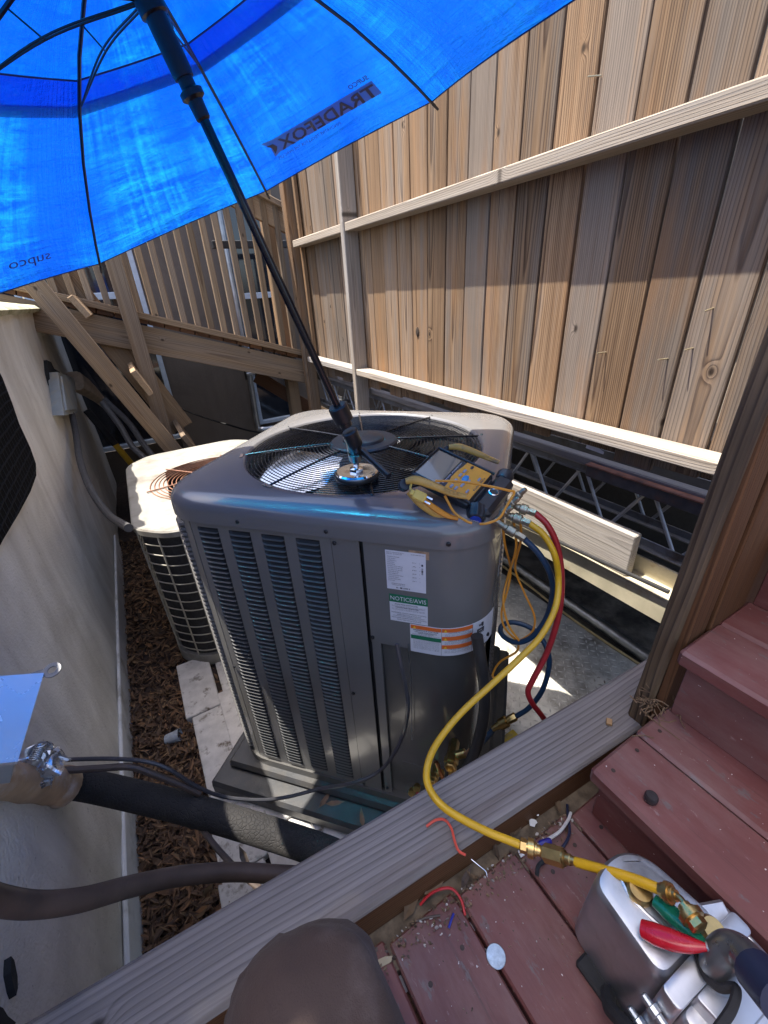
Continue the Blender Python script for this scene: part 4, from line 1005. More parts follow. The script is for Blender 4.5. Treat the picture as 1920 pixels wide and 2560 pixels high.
quad(lg, 1, .195, .865, .832, .885, -.0035)
lg.add([can(r_, 1, t_, -.0035) for r_, t_ in ((.832, .195), (.825, .105), (.851, .150), (.893, .150), (.885, .195))], [(0, 1, 2, 3, 4)])
banner = mk('logo_banner', lg, M_BANNER, um, None, False)
tx = MB(); print_text(tx, 'TRADEFOX', 0, 1, 0, 1, lambda x, y: can(.880-y*.043, 1, .860-x*.650, -.0060), True)
tx.add([can(r_, 1, t_, -.006) for r_, t_ in ((.842, .175), (.838, .128), (.853, .158), (.880, .160), (.868, .182), (.858, .192))], [(0, 1, 2, 3, 4, 5)])
mk('logo_letters', tx, M_LOGO, um, None, False)
tx = MB(); print_text(tx, 'SUPCO', 0, 1, 0, 1, lambda x, y: can(.820-y*.016, 1, .865-x*.115, -.0045), True); mk('logo_word', tx, M_LINE, um, None, False)
tx = MB(); print_text(tx, 'INNOVATIVE TOOLS FOR THE HVAC LIFE', 0, 1, 0, 1, lambda x, y: can(.909-y*.012, 1, .60-x*.44, -.0045)); mk('logo_motto', tx, M_LINE, um, None, False)
tx = MB(); print_text(tx, 'supco', 0, 1, 0, 1, lambda x, y: can(.930-y*.030, -1, .690-x*.25, -.0045)); mk('logo_word', tx, M_LINE, um, None, False)

# ------------------------------------------------------------------ umbrella holder: magnet foot, clamp, lever
MB0 = gz(893, 1192, -.446)
hd = thing('umbrella_holder', (MB0.x, MB0.y, -.447), 'black clamp holder on a chrome magnet foot gripping the umbrella pole', 'umbrella holder')
mk('magnet_foot', MB().lathe([(.054, 0), (.057, .002), (.057, .014), (.053, .018), (.030, .0165), (.012, .019)], Matrix.Translation((MB0.x, MB0.y, -.445)), 40), M_CHROME, hd)
mk('magnet_ring', MB().lathe([(.0585, .000), (.0592, .002), (.0592, .010), (.0585, .011)], Matrix.Translation((MB0.x, MB0.y, -.4455)), 40), M_BLACK, hd)
mk('stud', MB().tube([(MB0.x, MB0.y, -.43), (MB0.x, MB0.y, -.385)], .008, 12).lathe([(.020, 0), (.020, .008), (.014, .010)], Matrix.Translation((MB0.x, MB0.y, -.428)), 6), M_CHROME, hd)
h0 = Vector((MB0.x, MB0.y, -.395)); h1 = at(.118); h2 = at(.165); h3 = at(.215)
M_HOLD = plain('satin_black_plastic', (.014, .014, .016), .38, 0, .15, 50, .15, 300)
mk('lower_arm', MB().lathe([(.016, 0), (.0175, .004), (.0175, (h1-h0).length*.55), (.0185, (h1-h0).length*.6), (.0185, (h1-h0).length)], along(h0, h1), 16), M_HOLD, hd)
mk('grip_body', MB().lathe([(.0185, 0), (.0200, .004), (.0200, .040), (.0165, .044)], along(h1-pdn*.02, h3), 18), M_HOLD, hd)
mk('grip_collar', MB().lathe([(.0150, 0), (.0150, .012), (.0235, .016), (.0235, .052), (.0205, .056), (.010, .056)], along(h2-pdn*.01, h3+pdn*.1), 20), M_HOLD, hd)
kb = (h0+h1)/2+Vector((.016, -.012, -.005)); le = gz(972, 1190, -.405)
mk('lever', sweep(MB(), [kb, kb.lerp(le, .5), le], [(.017, .017), (.014, .014), (.016, .016)], (0, 0, 1), 10), M_HOLD, hd)
mk('lever_knob', MB().lathe([(.015, -.014), (.016, -.010), (.016, .012), (.011, .016), (.0, .016)], along(kb-Vector((.014, -.012, 0)), kb+Vector((.02, -.016, .006))), 16), M_HOLD, hd)

# ------------------------------------------------------------------ digital manifold on the corner of the unit
mA, mB_, mC, mD = Vector((.507, .790, -.399)), Vector((.642, .842, -.368)), Vector((.698, .701, -.413)), Vector((.584, .655, -.440))
EX = ((mB_-mA)+(mC-mD)).normalized(); EY0 = ((mA-mD)+(mB_-mC)).normalized(); EZ = EX.cross(EY0).normalized(); EY = EZ.cross(EX)
mo = (mA+mB_+mC+mD)/4
MM = Matrix(((EX.x, EY.x, EZ.x, mo.x), (EX.y, EY.y, EZ.y, mo.y), (EX.z, EY.z, EZ.z, mo.z), (0, 0, 0, 1)))   # x across, y up the screen, z out of the face
mf = thing('digital_manifold', mo, 'yellow and black digital refrigerant manifold with dark screen on the new unit corner', 'manifold gauge')
M_MF = plain('charcoal_plastic', (.020, .023, .030), .42, 0, .2, 40, .25, 350)
M_FACE = plain('amber_face_plate', (.80, .36, .03), .38, 0, .06, 20, dirt=(.55, .24, .03), dscale=16)
def ysc(p): return Vector((p[0]*1.17, p[1]*.655, p[2])) if p[1] > -.1225 else Vector(p)
def mfp(name, mb, mat, smooth=False, parent=None): mb.v = [tuple(MM @ ysc(p)) for p in mb.v]; return mk(name, mb, mat, parent or mf, None, smooth)
W2_, L2_ = .056, .122
mb = MB().box((-W2_, -L2_, -.030), (W2_, L2_, 0), .008); mfp('body', mb, M_MF)
mb = MB().box((-W2_, .118, -.002), (W2_, L2_, .005), .0015).box((-W2_, -L2_, -.002), (-W2_+.005, .118, .005), .0015).box((W2_-.005, -L2_, -.002), (W2_, .118, .005), .0015); mfp('bezel', mb, M_MF)
m, t, b = nt('lcd_screen'); b.inputs['Base Color'].default_value = (.16, .17, .14, 1); b.inputs['Roughness'].default_value = .08; b.inputs['Coat Weight'].default_value = 1; MATS['lcd'] = m
mfp('screen', MB().box((-.047, .012, -.001), (.047, .112, .0022), .001), m)
fp = [(-.049, -.112), (.049, -.112), (.049, -.012), (.030, -.010), (.012, -.004), (-.012, -.004), (-.030, -.010), (-.049, -.012)]
face = mfp('face_plate', MB().prism(fp, -.001, .0028), M_FACE)
M_BTN = plain('grey_button', (.33, .36, .42), .45); M_BLUEB = plain('blue_button', (.03, .30, .62), .4)
for x, y, w, h in ((-.036, -.030, .006, .005), (-.018, -.026, .007, .005), (.004, -.026, .006, .005), (.020, -.028, .006, .005), (-.036, -.048, .006, .005), (-.020, -.058, .007, .005), (-.004, -.066, .007, .005), (-.030, -.088, .006, .004), (.016, -.092, .006, .004)):
    mfp('button', MB().box((x-w, y-h, .002), (x+w, y+h, .0055), .0015), M_BTN)
mfp('button', MB().lathe([(.011, .002), (.011, .005), (.008, .0065), (0, .0065)], Matrix.Translation((.000, -.050, 0)), 20), M_BLUEB, True)
mfp('button', MB().lathe([(.0055, .002), (.0055, .004), (0, .0048)], Matrix.Translation((.040, -.040, 0)), 12), M_MF, True)
def mtxt(mb, s, x, y, h, wd_, ang=90, z=.0032, bold=False):
    ca, sa = math.cos(rad(ang)), math.sin(rad(ang)); print_text(mb, s, 0, wd_, 0, h, lambda a, c_: tuple(MM @ ysc((x+a*ca-c_*sa, y+a*sa+c_*ca, z))), bold)
tx = MB(); mtxt(tx, 'Fieldpiece', -.020, -.107, .007, .048, 0, bold=True); mtxt(tx, 'LOW', -.040, -.096, .0035, .010, 0); mtxt(tx, 'HIGH', .010, -.101, .0035, .012, 0); mtxt(tx, 'ENTER', .012, -.040, .003, .014, 0)
mtxt(tx, 'VAC', -.008, -.036, .003, .010, 0)
mk('face_print', tx, M_INK, mf, None, False)
tx = MB(); mtxt(tx, 'System Analyzer', -.040, .002, .0055, .080, 0, z=.0034); mk('bezel_print', tx, M_LAB, mf, None, False)
# valve bar below the face with sight glass and LOW knob
MI = MM.inverted()
def mfl(u, v, h):
    r = ray(u, v); o_ = MI @ Vector((0, 0, 0)); q = MI @ r - o_; return o_+q*((h-o_.z)/q.z)
kq, sg, rq = mfl(1189, 1290, -.02), mfl(1234, 1231, -.004), mfl(1266, 1202, -.02)
def mfq(name, mb, mat, smooth=False): mb.v = [tuple(MM @ Vector(p)) for p in mb.v]; return mk(name, mb, mat, mf, None, smooth)
mfq('valve_bar', MB().box((kq.x+.010, sg.y-.024, -.046), (rq.x, sg.y+.022, -.004), .010), M_MF)
mfq('bar_neck', MB().box((-.045, sg.y+.020, -.036), (.050, -.074, -.006), .004), M_MF)
mfq('sight_glass', MB().lathe([(.0125, -.006), (.0125, -.0020), (.0100, -.0012), (.0090, -.0042), (0, -.0045)], Matrix.Translation((sg.x, sg.y, 0)), 24), M_CHROME, True)
mfq('sight_glass_pane', MB().lathe([(.0085, -.0044), (.0, -.0038)], Matrix.Translation((sg.x, sg.y, 0)), 16), M_GLASSD, True)
def knob(x, y, z, dirx, col, word):
    n = 8; prof = []
    M = MM @ frame((x, y, z), (0, 0, 1), dirx); kb_ = MB(); rows = []
    for h, r in ((-.028, .017), (-.024, .0215), (.006, .0215), (.012, .018), (.014, .013), (.014, .0)):
        rows.append([((r*(1+.07*math.cos(a*8)))*math.cos(a), (r*(1+.07*math.cos(a*8)))*math.sin(a), h) for a in [2*math.pi*i/48 for i in range(48)]])
    kb_.grid(rows, M, wrap=True); kn = mk('valve_knob', kb_, M_MF, mf)
    mk('knob_cap', MB().lathe([(.0135, .0135), (.0135, .0155), (0, .0160)], M, 20), col, kn)
    tx = MB(); print_text(tx, word, -.008, .008, -.002, .005, lambda a, c_: tuple(M @ Vector((-c_, a, .0168)) if False else M @ Vector((c_, -a, .0168)))); mk('knob_word', tx, M_LAB, kn, None, False)
M_KB = plain('blue_cap', (.02, .06, .42), .35)
knob(kq.x, kq.y, -.020, (-1, -.45, .35), M_KB, 'LOW')
mfq('valve_knob', MB().lathe([(.017, -.01), (.021, .0), (.021, .016), (.016, .020), (0, .020)], frame((rq.x, sg.y+.006, -.018), (0, 0, 1), (1, .1, .1)), 10), M_MF, True)
# ports out of the lower side of the bar
def fitting(a, b_, sc_=1.0, parent=None, name='hose_fitting', mat=None):
    M = along(a, b_); l = (Vector(b_)-Vector(a)).length
    n = 18; mb = MB(); k_ = .0092*sc_
    mb.lathe([(k_*.70, 0), (k_*.72, l*.18), (k_*.9, l*.20), (k_*.9, l*.30), (k_*.75, l*.31), (k_*1.22, l*.34)], M, 16)
    rows = []
    for i in range(8):
        rows.append([((k_*(1.25+.05*((j+i) % 2)))*math.cos(2*math.pi*j/24), (k_*(1.25+.05*((j+i) % 2)))*math.sin(2*math.pi*j/24), l*(.34+.28*i/7)) for j in range(24)])
    mb.grid(rows, M, wrap=True)
    mb.lathe([(k_*1.22, l*.62), (k_*.85, l*.64), (k_*.85, l*.70)], M, 16).lathe([(k_*.95, l*.70), (k_*.95, l*.97), (k_*.8, l)], M, 6)
    return mk(name, mb, mat or M_NICKEL, parent)
RED = plain('red_hose_rubber', (.33, .018, .022), .34, 0, .12, 30, .1, 200); YEL = plain('yellow_hose_rubber', (.62, .36, .012), .36, 0, .1, 30, .1, 200); BLU = plain('blue_hose_rubber', (.009, .038, .085), .36, 0, .15, 30, .1, 200)
ORG = plain('orange_lead', (.72, .30, .03), .40, 0, .08, 40)
def path(*q): return [gd(u, v, d) for u, v, d in q]
ports = {}
for key, pu, pv, su, sv_ in (('red', 1278, 1262, 1312, 1276), ('yellow', 1262, 1283, 1292, 1302), ('blue', 1244, 1306, 1286, 1331)):
    a = gd(pu, pv, .985); b_ = gd(su, sv_, .98); ports[key] = (a, b_)
    mk('port', MB().lathe([(.0085, -.008), (.0085, .002), (.0070, .004), (.0070, .014)], along(a, b_), 6), M_NICKEL, mf)
    c_ = a+Vector((.006, .0, .012)); d_ = gd(pu+30, pv-34, .97)
    mk('service_port', MB().lathe([(.0068, -.02), (.0068, .010), (.0085, .012), (.0085, .020), (.006, .022), (.006, .034), (.0045, .038)], along(c_, d_), 12), M_NICKEL, mf)
# hoses
rh = thing('red_hose', gd(1345, 1840, 1.36), 'red charging hose hanging from the manifold behind the timber', 'hose')
fitting(ports['red'][0].lerp(ports['red'][1], .12), gd(1340, 1284, .98), 1.0, rh)
cable('hose', path((1338, 1283, .98), (1368, 1312, .985), (1392, 1362, 1.01), (1404, 1440, 1.05), (1398, 1530, 1.09), (1370, 1625, 1.14), (1332, 1700, 1.18), (1320, 1730, 1.20), (1332, 1760, 1.23), (1362, 1800, 1.30), (1383, 1845, 1.38), (1392, 1900, 1.50)), .0070, RED, rh, 12)
yh = thing('yellow_hose', gd(1320, 2115, 1.04), 'yellow charging hose looping from the manifold over the timber to the pump', 'hose')
fitting(ports['yellow'][0].lerp(ports['yellow'][1], .12), gd(1326, 1310, .975), 1.0, yh)
cable('hose', path((1324, 1309, .975), (1358, 1336, .975), (1386, 1386, .99), (1396, 1450, 1.03), (1388, 1520, 1.03), (1352, 1590, 1.03), (1300, 1645, 1.03), (1225, 1715, 1.02), (1160, 1775, 1.01), (1112, 1830, 1.0), (1078, 1885, .98), (1066, 1938, .965), (1078, 1980, .955), (1110, 2018, .95), (1160, 2050, .955), (1220, 2080, .965), (1270, 2100, .972), (1300, 2112, .975)), .0070, YEL, yh, 12)
A_, B_c = gd(1300, 2112, .975), gd(1352, 2128, .975)
fitting(B_c, A_, 1.3, yh, mat=M_BRASS)
fitting(gd(1446, 2156, .945), gd(1352, 2128, .975), 1.0, yh, 'coupler', M_BRASS)
mk('coupler_body', MB().lathe([(.0125, 0), (.0145, .002), (.0145, .034), (.011, .036)], along(gd(1360, 2131, .973), gd(1415, 2147, .955)), 6), M_BRASS, yh)
cable('hose_tail', path((1440, 2155, .946), (1500, 2172, .925), (1580, 2196, .905), (1656, 2226, .89)), .0072, YEL, yh, 12)
fitting(gd(1692, 2240, .878), gd(1650, 2224, .89), 1.1, yh, mat=M_BRASS)
cable('bent_stub', path((1688, 2238, .878), (1702, 2247, .874), (1714, 2262, .870)), .0042, M_BRASS, yh)
fitting(gd(1708, 2262, .870), gd(1752, 2322, .862), 1.35, yh, mat=M_BRASS)
bh = thing('blue_hose', gd(1250, 1815, 1.5), 'dark blue charging hose looping down to the brass valve', 'hose')
fitting(ports['blue'][0].lerp(ports['blue'][1], .12), gd(1312, 1348, .975), 1.0, bh)
cable('hose', path((1310, 1347, .975), (1345, 1382, 1.0), (1374, 1430, 1.04), (1382, 1480, 1.09), (1366, 1545, 1.16), (1330, 1592, 1.20), (1290, 1606, 1.23), (1256, 1588, 1.26), (1254, 1565, 1.28), (1285, 1556, 1.28), (1330, 1572, 1.28), (1362, 1610, 1.29), (1373, 1660, 1.31), (1356, 1725, 1.35), (1322, 1770, 1.38), (1288, 1792, 1.40)), .0070, BLU, bh, 12)
fitting(gd(1232, 1822, 1.43), gd(1290, 1790, 1.40), 1.35, bh, mat=M_BRASS)
cable('hose', path((1236, 1820, 1.43), (1210, 1850, 1.45), (1188, 1872, 1.47), (1172, 1890, 1.48)), .0080, BLU, bh, 10)
# pipe clamp probes with their orange leads
M_JAW = plain('ochre_jaw', (.56, .33, .07), .42, 0, .15, 22, .15, 200, dirt=(.20, .15, .09), dscale=14, dlo=.56, dhi=.68)
M_JAWIN = plain('orange_jaw_inside', (.70, .27, .02), .5)
def probe(label, up, low, d, flip=0):
    p = thing('clamp_probe', gd(*up[0], d), label, 'clamp probe')
    mb = MB(); sweep(mb, [gd(u, v, d+i*.0) for i, (u, v) in enumerate(up)], [(.020, .014), (.026, .020), (.026, .018), (.024, .014), (.018, .012)], (.2, .3, 1), 12); mk('upper_arm', mb, M_JAW, p)
    for k in range(4):
        f = .66+k*.07; i = f*(len(up)-1); i0 = int(i); g = i-i0; u = up[i0][0]*(1-g)+up[min(i0+1, len(up)-1)][0]*g; v = up[i0][1]*(1-g)+up[min(i0+1, len(up)-1)][1]*g
        q = gd(u, v-3, d-.010); mk('grip_ridge', MB().box((-.0025, -.011, -.002), (.0025, .011, .003), .001, frame(q, (gd(*up[-1], d)-gd(*up[0], d)), (.2, .3, 1))), M_JAW, p, smooth=False)
    if low:
        mb = MB(); sweep(mb, [gd(u, v, d+.010) for u, v in low], [(.022, .016), (.030, .026), (.028, .024), (.022, .018), (.014, .012)], (.2, .3, 1), 12); mk('lower_jaw', mb, M_JAW, p)
        mb = MB(); sweep(mb, [gd(u+6, v-5, d-.006) for u, v in low[1:]], [(.014, .010), (.018, .014), (.016, .012), (.008, .008)], (.2, .3, 1), 8); mk('jaw_inside', mb, M_JAWIN, p)
    mk('pivot', MB().lathe([(.013, -.012), (.014, -.010), (.014, .010), (.013, .012)], along(gd(up[0][0]-3, up[0][1]+10, d+.012), gd(up[0][0]+4, up[0][1]+2, d-.02)), 16), M_MF, p)
    return p
p1 = probe('ochre pipe clamp probe with open orange jaw in front of the manifold', ((1014, 1203), (1040, 1200), (1088, 1216), (1130, 1234), (1166, 1242)), ((1022, 1228), (1050, 1252), (1082, 1276), (1112, 1294), (1140, 1302)), .965)
p2 = probe('ochre pipe clamp probe lying behind the manifold screen', ((1122, 1118), (1150, 1118), (1190, 1132), (1222, 1146), (1248, 1156)), None, 1.18)
pl = thing('thermocouple_plug', gd(1050, 1245, .93), 'pale yellow thermocouple plug with two flat prongs by the open jaw', 'plug')
M_PLUG = plain('pale_yellow_plug', (.72, .50, .10), .45)
a, b_ = gd(1036, 1234, .935), gd(1064, 1248, .93); Mx = frame((a+b_)/2, b_-a, FW*-1)
mk('plug_body', MB().box((-.016, -.011, -.005), (.014, .011, .005), .003, Mx).box((-.024, -.006, -.004), (-.014, .006, .004), .002, Mx), M_PLUG, pl, smooth=False)
for o_ in (-.005, .006): mk('prong', MB().box((.013, o_-.002, -.0008), (.028, o_+.002, .0008), .0003, Mx), M_CHROME, pl, smooth=False)
mk('cord', MB().tube(cr(path((1034, 1232, .935), (1026, 1222, .95), (1028, 1210, .96))), .0028, 6), M_PLUG, pl)
LD = 'orange probe leads'
def lead(pts, label): tag(cable('probe_lead', path(*pts), .0030, ORG, None, 6, 7), label, 'lead', LD)
lead(((1088, 1202, .955), (1150, 1204, .95), (1220, 1215, .945), (1270, 1226, .95), (1285, 1232, .955), (1268, 1262, .945), (1248, 1295, .94), (1218, 1308, .935), (1200, 1310, .94)), 'orange lead lying across the manifold face and round its right end')
lead(((1112, 1240, .965), (1135, 1280, .95), (1165, 1302, .935), (1180, 1308, .935)), 'short orange lead between the open jaw and the LOW knob')
lead(((1256, 1300, 1.0), (1262, 1360, 1.05), (1276, 1420, 1.16), (1270, 1470, 1.18), (1254, 1530, 1.20), (1262, 1570, 1.22), (1290, 1600, 1.24), (1298, 1612, 1.25)), 'orange lead hanging closest to the unit side')
lead(((1284, 1300, 1.0), (1290, 1370, 1.05), (1270, 1440, 1.16), (1258, 1500, 1.18), (1270, 1560, 1.20), (1300, 1605, 1.22)), 'orange lead hanging in the middle of the bundle')
lead(((1300, 1292, 1.0), (1302, 1350, 1.05), (1288, 1420, 1.16), (1310, 1480, 1.19), (1336, 1540, 1.21), (1330, 1580, 1.22), (1300, 1602, 1.235)), 'orange lead swinging out widest behind the blue hose')
lead(((1298, 1606, 1.24), (1290, 1630, 1.26), (1250, 1655, 1.29), (1232, 1685, 1.31), (1238, 1694, 1.31), (1262, 1675, 1.30), (1296, 1640, 1.28)), 'orange lead loop dangling over the black pad edge')

# ------------------------------------------------------------------ deck, timber, steps
DZ = -.98
deck = structure(bpy.data.objects.new('deck', None)); COL.objects.link(deck); link(deck, Matrix.Translation((.3, -.3, DZ)), None)
xs_ = [.109+.1405*k for k in range(-5, 12)]
rng = random.Random(8)
for k in range(len(xs_)-1):
    a, b_ = xs_[k]+.0028, xs_[k+1]-.0028; ye = .281-.058*(a-.05)+rng.uniform(-.005, .005)
    M = frame(((a+b_)/2, (ye-1.9)/2, DZ-.0125+rng.uniform(-.001, .001)), (0, 1, 0), (0, 0, 1)); l = (ye+1.9)/2
    mk('deck_board', MB().box((-l, -(b_-a)/2, -.0125), (l, (b_-a)/2, .0125), .0035), M_DECK, deck, M, False)
for y in (.20, -.5, -1.3): mk('joist', MB().box((-.6, y-.02, DZ-.18), (1.75, y+.02, DZ-.028)), W_BROWN, deck, smooth=False)
a, b_ = Vector((-.445, .398, -.946)), Vector((.99, .312, -.946))
tb = beam('landscape_timber', a, b_, .122, .092, (0, 0, 1), W_CURB, None, .007)
tb.data.materials.append(W_BROWN)
for p_ in tb.data.polygons:
    if p_.normal.y < -.9: p_.material_index = 1
tag(tb, 'long grey weathered timber kerb along the edge of the red deck', 'timber')
strip_ = beam('edge_board', (-.445, .318, -1.001), (1.0, .234, -1.001), .085, .03, (0, 0, 1), plain('dirt_caked_wood', (.15, .115, .078), .95, 0, .45, 35, .8, 90, dirt=(.06, .045, .032), dscale=18), None); tag(strip_, 'brown edge board under the timber at the ends of the deck boards', 'board')
# steps rising to the right
st = thing('painted_steps', (.8, -.3, DZ), 'oxblood painted wooden steps rising to the right of the deck', 'steps')
YT = .240; T1, T2 = -.815, -.630
for x0, x1, z, nm in ((.541, .6785, T1, 'tread'), (.6815, .800, T1, 'tread'), (.748, .885, T2, 'tread'), (.888, 1.01, T2, 'tread'), (.975, 1.13, -.44, 'tread')):
    M = frame(((x0+x1)/2, (YT-1.9)/2, z-.018), (0, 1, 0), (0, 0, 1)); l = (YT+1.9)/2
    mk(nm, MB().box((-l, -(x1-x0)/2, -.018), (l, (x1-x0)/2, .018), .006), M_DECK, st, M, False)
for x0, z0, z1 in ((.572, DZ, T1-.036), (.780, T1, T2-.036), (1.0, T2, -.476)):
    M = frame((x0+.01, (YT-.01-1.9)/2, (z0+z1)/2), (0, 1, 0), (-1, 0, 0)); l = (YT-.012+1.9)/2
    mk('riser', MB().box((-l, -(z1-z0)/2, -.01), (l, (z1-z0)/2, .01), .002), M_DECK, st, M, False)
mk('stringer', MB().box((.585, YT-.045, DZ-.1), (1.15, YT-.012, T1-.037)), M_DECK, st, smooth=False)
# post and vertical boards at the end of the steps
sw = thing('stair_side_wall', (.95, .30, -1.0), 'brown vertical board wall with dark knotty post at the end of the steps', 'wall')
beam('post', (.818, .306, -2.1), (.818, .253, .60), .038, .086, (-1, 0, 0), W_POST, sw, .005)
x = .779
for i in range(5):
    w = .072 if i == 0 else .14
    beam('board', (x+w/2, .2525-.006*(i % 2), -2.1), (x+w/2, .2525-.006*(i % 2), .60+.03*i), w-.004, .018, (0, -1, 0), W_BROWN, sw, .003); x += w
# boards added overhead, out of view, laid out to shade deck, steps and knee
pr_ = thing('added_shade_boards', (.3, -.4, 1.7), 'plain boards added overhead out of view to shade deck and steps', 'shade boards')
for i in range(4): beam('shade_board', ((-1.2, -1.2, -.64, -.46)[i], .82-.14*i-.07, 1.72), (.62, .82-.14*i-.07, 1.72), .137, .025, (0, 0, 1), W_BROWN, pr_)
beam('wide_shade_board', (-1.35, .97, 1.73), (.05, .97, 1.73), .29, .03, (0, 0, 1), W_BROWN, pr_)
for x in (-.3, .5): beam('shade_board_bearer', (x, .80, 1.66), (x, .26, 1.66), .09, .04, (1, 0, 0), W_BROWN, pr_)

# ------------------------------------------------------------------ pipes along the left
ins = thing('insulated_pipe', gd(400, 2060, 1.533), 'thick black foam-insulated pipe with cracked skin and taped end', 'pipe')
m, t, b = nt('cracked_black_foam'); v = coords(t, False)
vo = N(t, 'ShaderNodeTexVoronoi', feature='DISTANCE_TO_EDGE'); vo.inputs['Scale'].default_value = 95; L(t, v, vo.inputs['Vector'])
nz = noise(t, v, 14, 6); c = ramp(t, nz, [(.3, (.014, .013, .013)), (.7, (.032, .029, .027))]); L(t, c, b.inputs['Base Color']); b.inputs['Roughness'].default_value = .85
bump(t, b, math_(t, 'ADD', ramp(t, vo.outputs['Distance'], [(.0, (0, 0, 0.000)), (.12, (1, 1, 1.460))]), math_(t, 'MULTIPLY', nz, 2.0)), .7, .002); MATS['foam'] = m
ipts = path((128, 1955, 1.577), (210, 1962, 1.554), (330, 1988, 1.520), (480, 2025, 1.485), (640, 2072, 1.449), (780, 2118, 1.423), (880, 2160, 1.373), (960, 2195, 1.496))
mk('foam_sleeve', MB().tube(cr(ipts), .0370, 22), m, ins)
M_TAPE = plain('tan_tape', (.46, .30, .18), .45, 0, .25, 18, .35, 50, dirt=(.55, .50, .45), dscale=11)
tp = path((-120, 1925, 1.16), (-20, 1948, 1.27), (60, 1957, 1.38), (125, 1962, 1.49), (165, 1966, 1.53)); mk('tape_wrap', MB().tube(cr(tp), [.032+.0016*math.sin(i*.9)+.00045*i for i in range(33)], 16), M_TAPE, ins)
M_FOIL = plain('crinkled_foil_tape', (.60, .60, .62), .28, .85, .2, 30, .8, 45)
fo = MB(); fr = random.Random(6)
rows = []
from mathutils import noise as mno
for i in range(26):
    f = i/25; c_ = gd(62+100*f, 1918-8*math.sin(f*3)+20*f, 1.37); row = []
    for j_ in range(26):
        a = j_*.13-.55; k_ = .034+.016*math.sin(3.14*f+.2)
        p_ = c_+UP*k_*math.sin(a)-FW*.030*math.cos(a); row.append(p_+Vector((mno.noise(p_*55), mno.noise(p_*55+Vector((9, 0, 0))), mno.noise(p_*55+Vector((0, 9, 0)))))*.016)
    rows.append(row)
fo.grid(rows); mk('foil_tape', fo, M_FOIL, ins, None, True, angle=22)
cl = [gd(88, 1880, 1.489), gd(96, 1868, 1.489), gd(104, 1858, 1.489)]
mk('clamp_spring', MB().tube([gd(86+16*(i/60), 1898-36*(i/60), 1.33)+RT*.010*math.cos(i*.75)+FW*.010*math.sin(i*.75) for i in range(61)], .0022, 5), M_STEEL, ins)
mk('hose_clamp', MB().tube([gd(58, 1955, 1.551)+UP*.040*math.cos(a)+FW*.040*math.sin(a) for a in [i*6.283/24 for i in range(25)]], .0035, 6), M_STEEL, ins)
tag(cable('flexible_conduit', path((-60, 2232, 0.905), (0, 2252, 0.949), (90, 2262, 0.993), (200, 2250, 1.038), (330, 2215, 1.102), (450, 2190, 1.160), (580, 2180, 1.206), (700, 2186, 1.232), (820, 2192, 1.256), (900, 2200, 1.231)), .0170, plain('brown_liquidtight', (.090, .064, .050), .5, 0, .2, 18, .3, 160, dirt=(.05, .042, .038), dscale=8), None, 14), 'brown-grey flexible conduit running low across the mulch', 'conduit')
W3 = plain('brown_cable_jacket', (.075, .055, .045), .5, 0, .15, 30)
tag(cable('control_cable', path((500, 2060, 1.502), (520, 2092, 1.454), (560, 2140, 1.436), (610, 2190, 1.400), (660, 2228, 1.351), (705, 2248, 1.329), (740, 2256, 1.348)), .0072, W3), 'brown control cable dropping from under the black foam pipe', 'cable')
lv = MB(); p = gd(612, 2150, 1.437); M_ = frame(p, gd(625, 2180, 1.406)-gd(600, 2115, 1.417), -FW+RT*.4)
lv.add([tuple(M_ @ Vector(q)) for q in ((-.035, 0, .003), (-.012, .009, 0), (-.012, 0, -.003), (-.012, -.009, 0), (.012, .008, 0), (.012, 0, -.003), (.012, -.008, 0), (.035, 0, .004))], [(0, 2, 1), (0, 3, 2), (1, 2, 5, 4), (2, 3, 6, 5), (4, 5, 7), (5, 6, 7)])
tag(mk('hanging_leaf', lv, plain('dark_dead_leaf', (.045, .032, .024), .6), smooth=False), 'dark dead leaf caught on the brown control cable', 'leaf')
WG = plain('grey_cable_jacket', (.055, .055, .062), .32, 0, .15, 30)
tag(cable('power_cable', path((992, 1610, 1.020), (1003, 1665, 1.050), (1015, 1720, 1.100), (1020, 1770, 1.150), (1010, 1830, 1.320), (985, 1885, 1.375), (945, 1930, 1.419), (880, 1958, 1.428), (800, 1972, 1.531), (720, 1992, 1.544), (650, 2000, 1.520), (560, 1992, 1.488), (490, 1965, 1.454), (420, 1922, 1.415), (360, 1903, 1.411), (280, 1897, 1.442), (200, 1898, 1.486), (165, 1900, 1.513)), .0052, WG, None, 8, 10), 'thin grey power cable curving from the control cover to the taped pipe', 'cable')
tag(cable('thermostat_cable', path((110, 1925, 1.489), (180, 1925, 1.478), (260, 1920, 1.449), (330, 1918, 1.423), (390, 1938, 1.427), (450, 1962, 1.444), (500, 1985, 1.463)), .0085, W3), 'brown thermostat cable lying along the top of the black foam pipe', 'cable')
wp = cable('whip_conduit', path((1192, 1590, 1.13), (1202, 1650, 1.17), (1212, 1730, 1.24), (1208, 1800, 1.30), (1190, 1870, 1.35), (1165, 1930, 1.38), (1138, 1985, 1.42), (1110, 2030, 1.46)), .0155, plain('black_liquidtight', (.030, .028, .027), .42, 0, .2, 20, .2, 100), None, 14)
tag(wp, 'black liquid-tight conduit curving down beside the service valves', 'conduit')
rs = cable('red_charging_tail', path((1052, 1985, 1.47), (1042, 2010, 1.47), (1040, 2040, 1.46), (1046, 2070, 1.45), (1060, 2100, 1.46)), .0125, RED, None, 10)
tag(rs, 'short red hose end on the liquid valve below the service panel', 'hose')
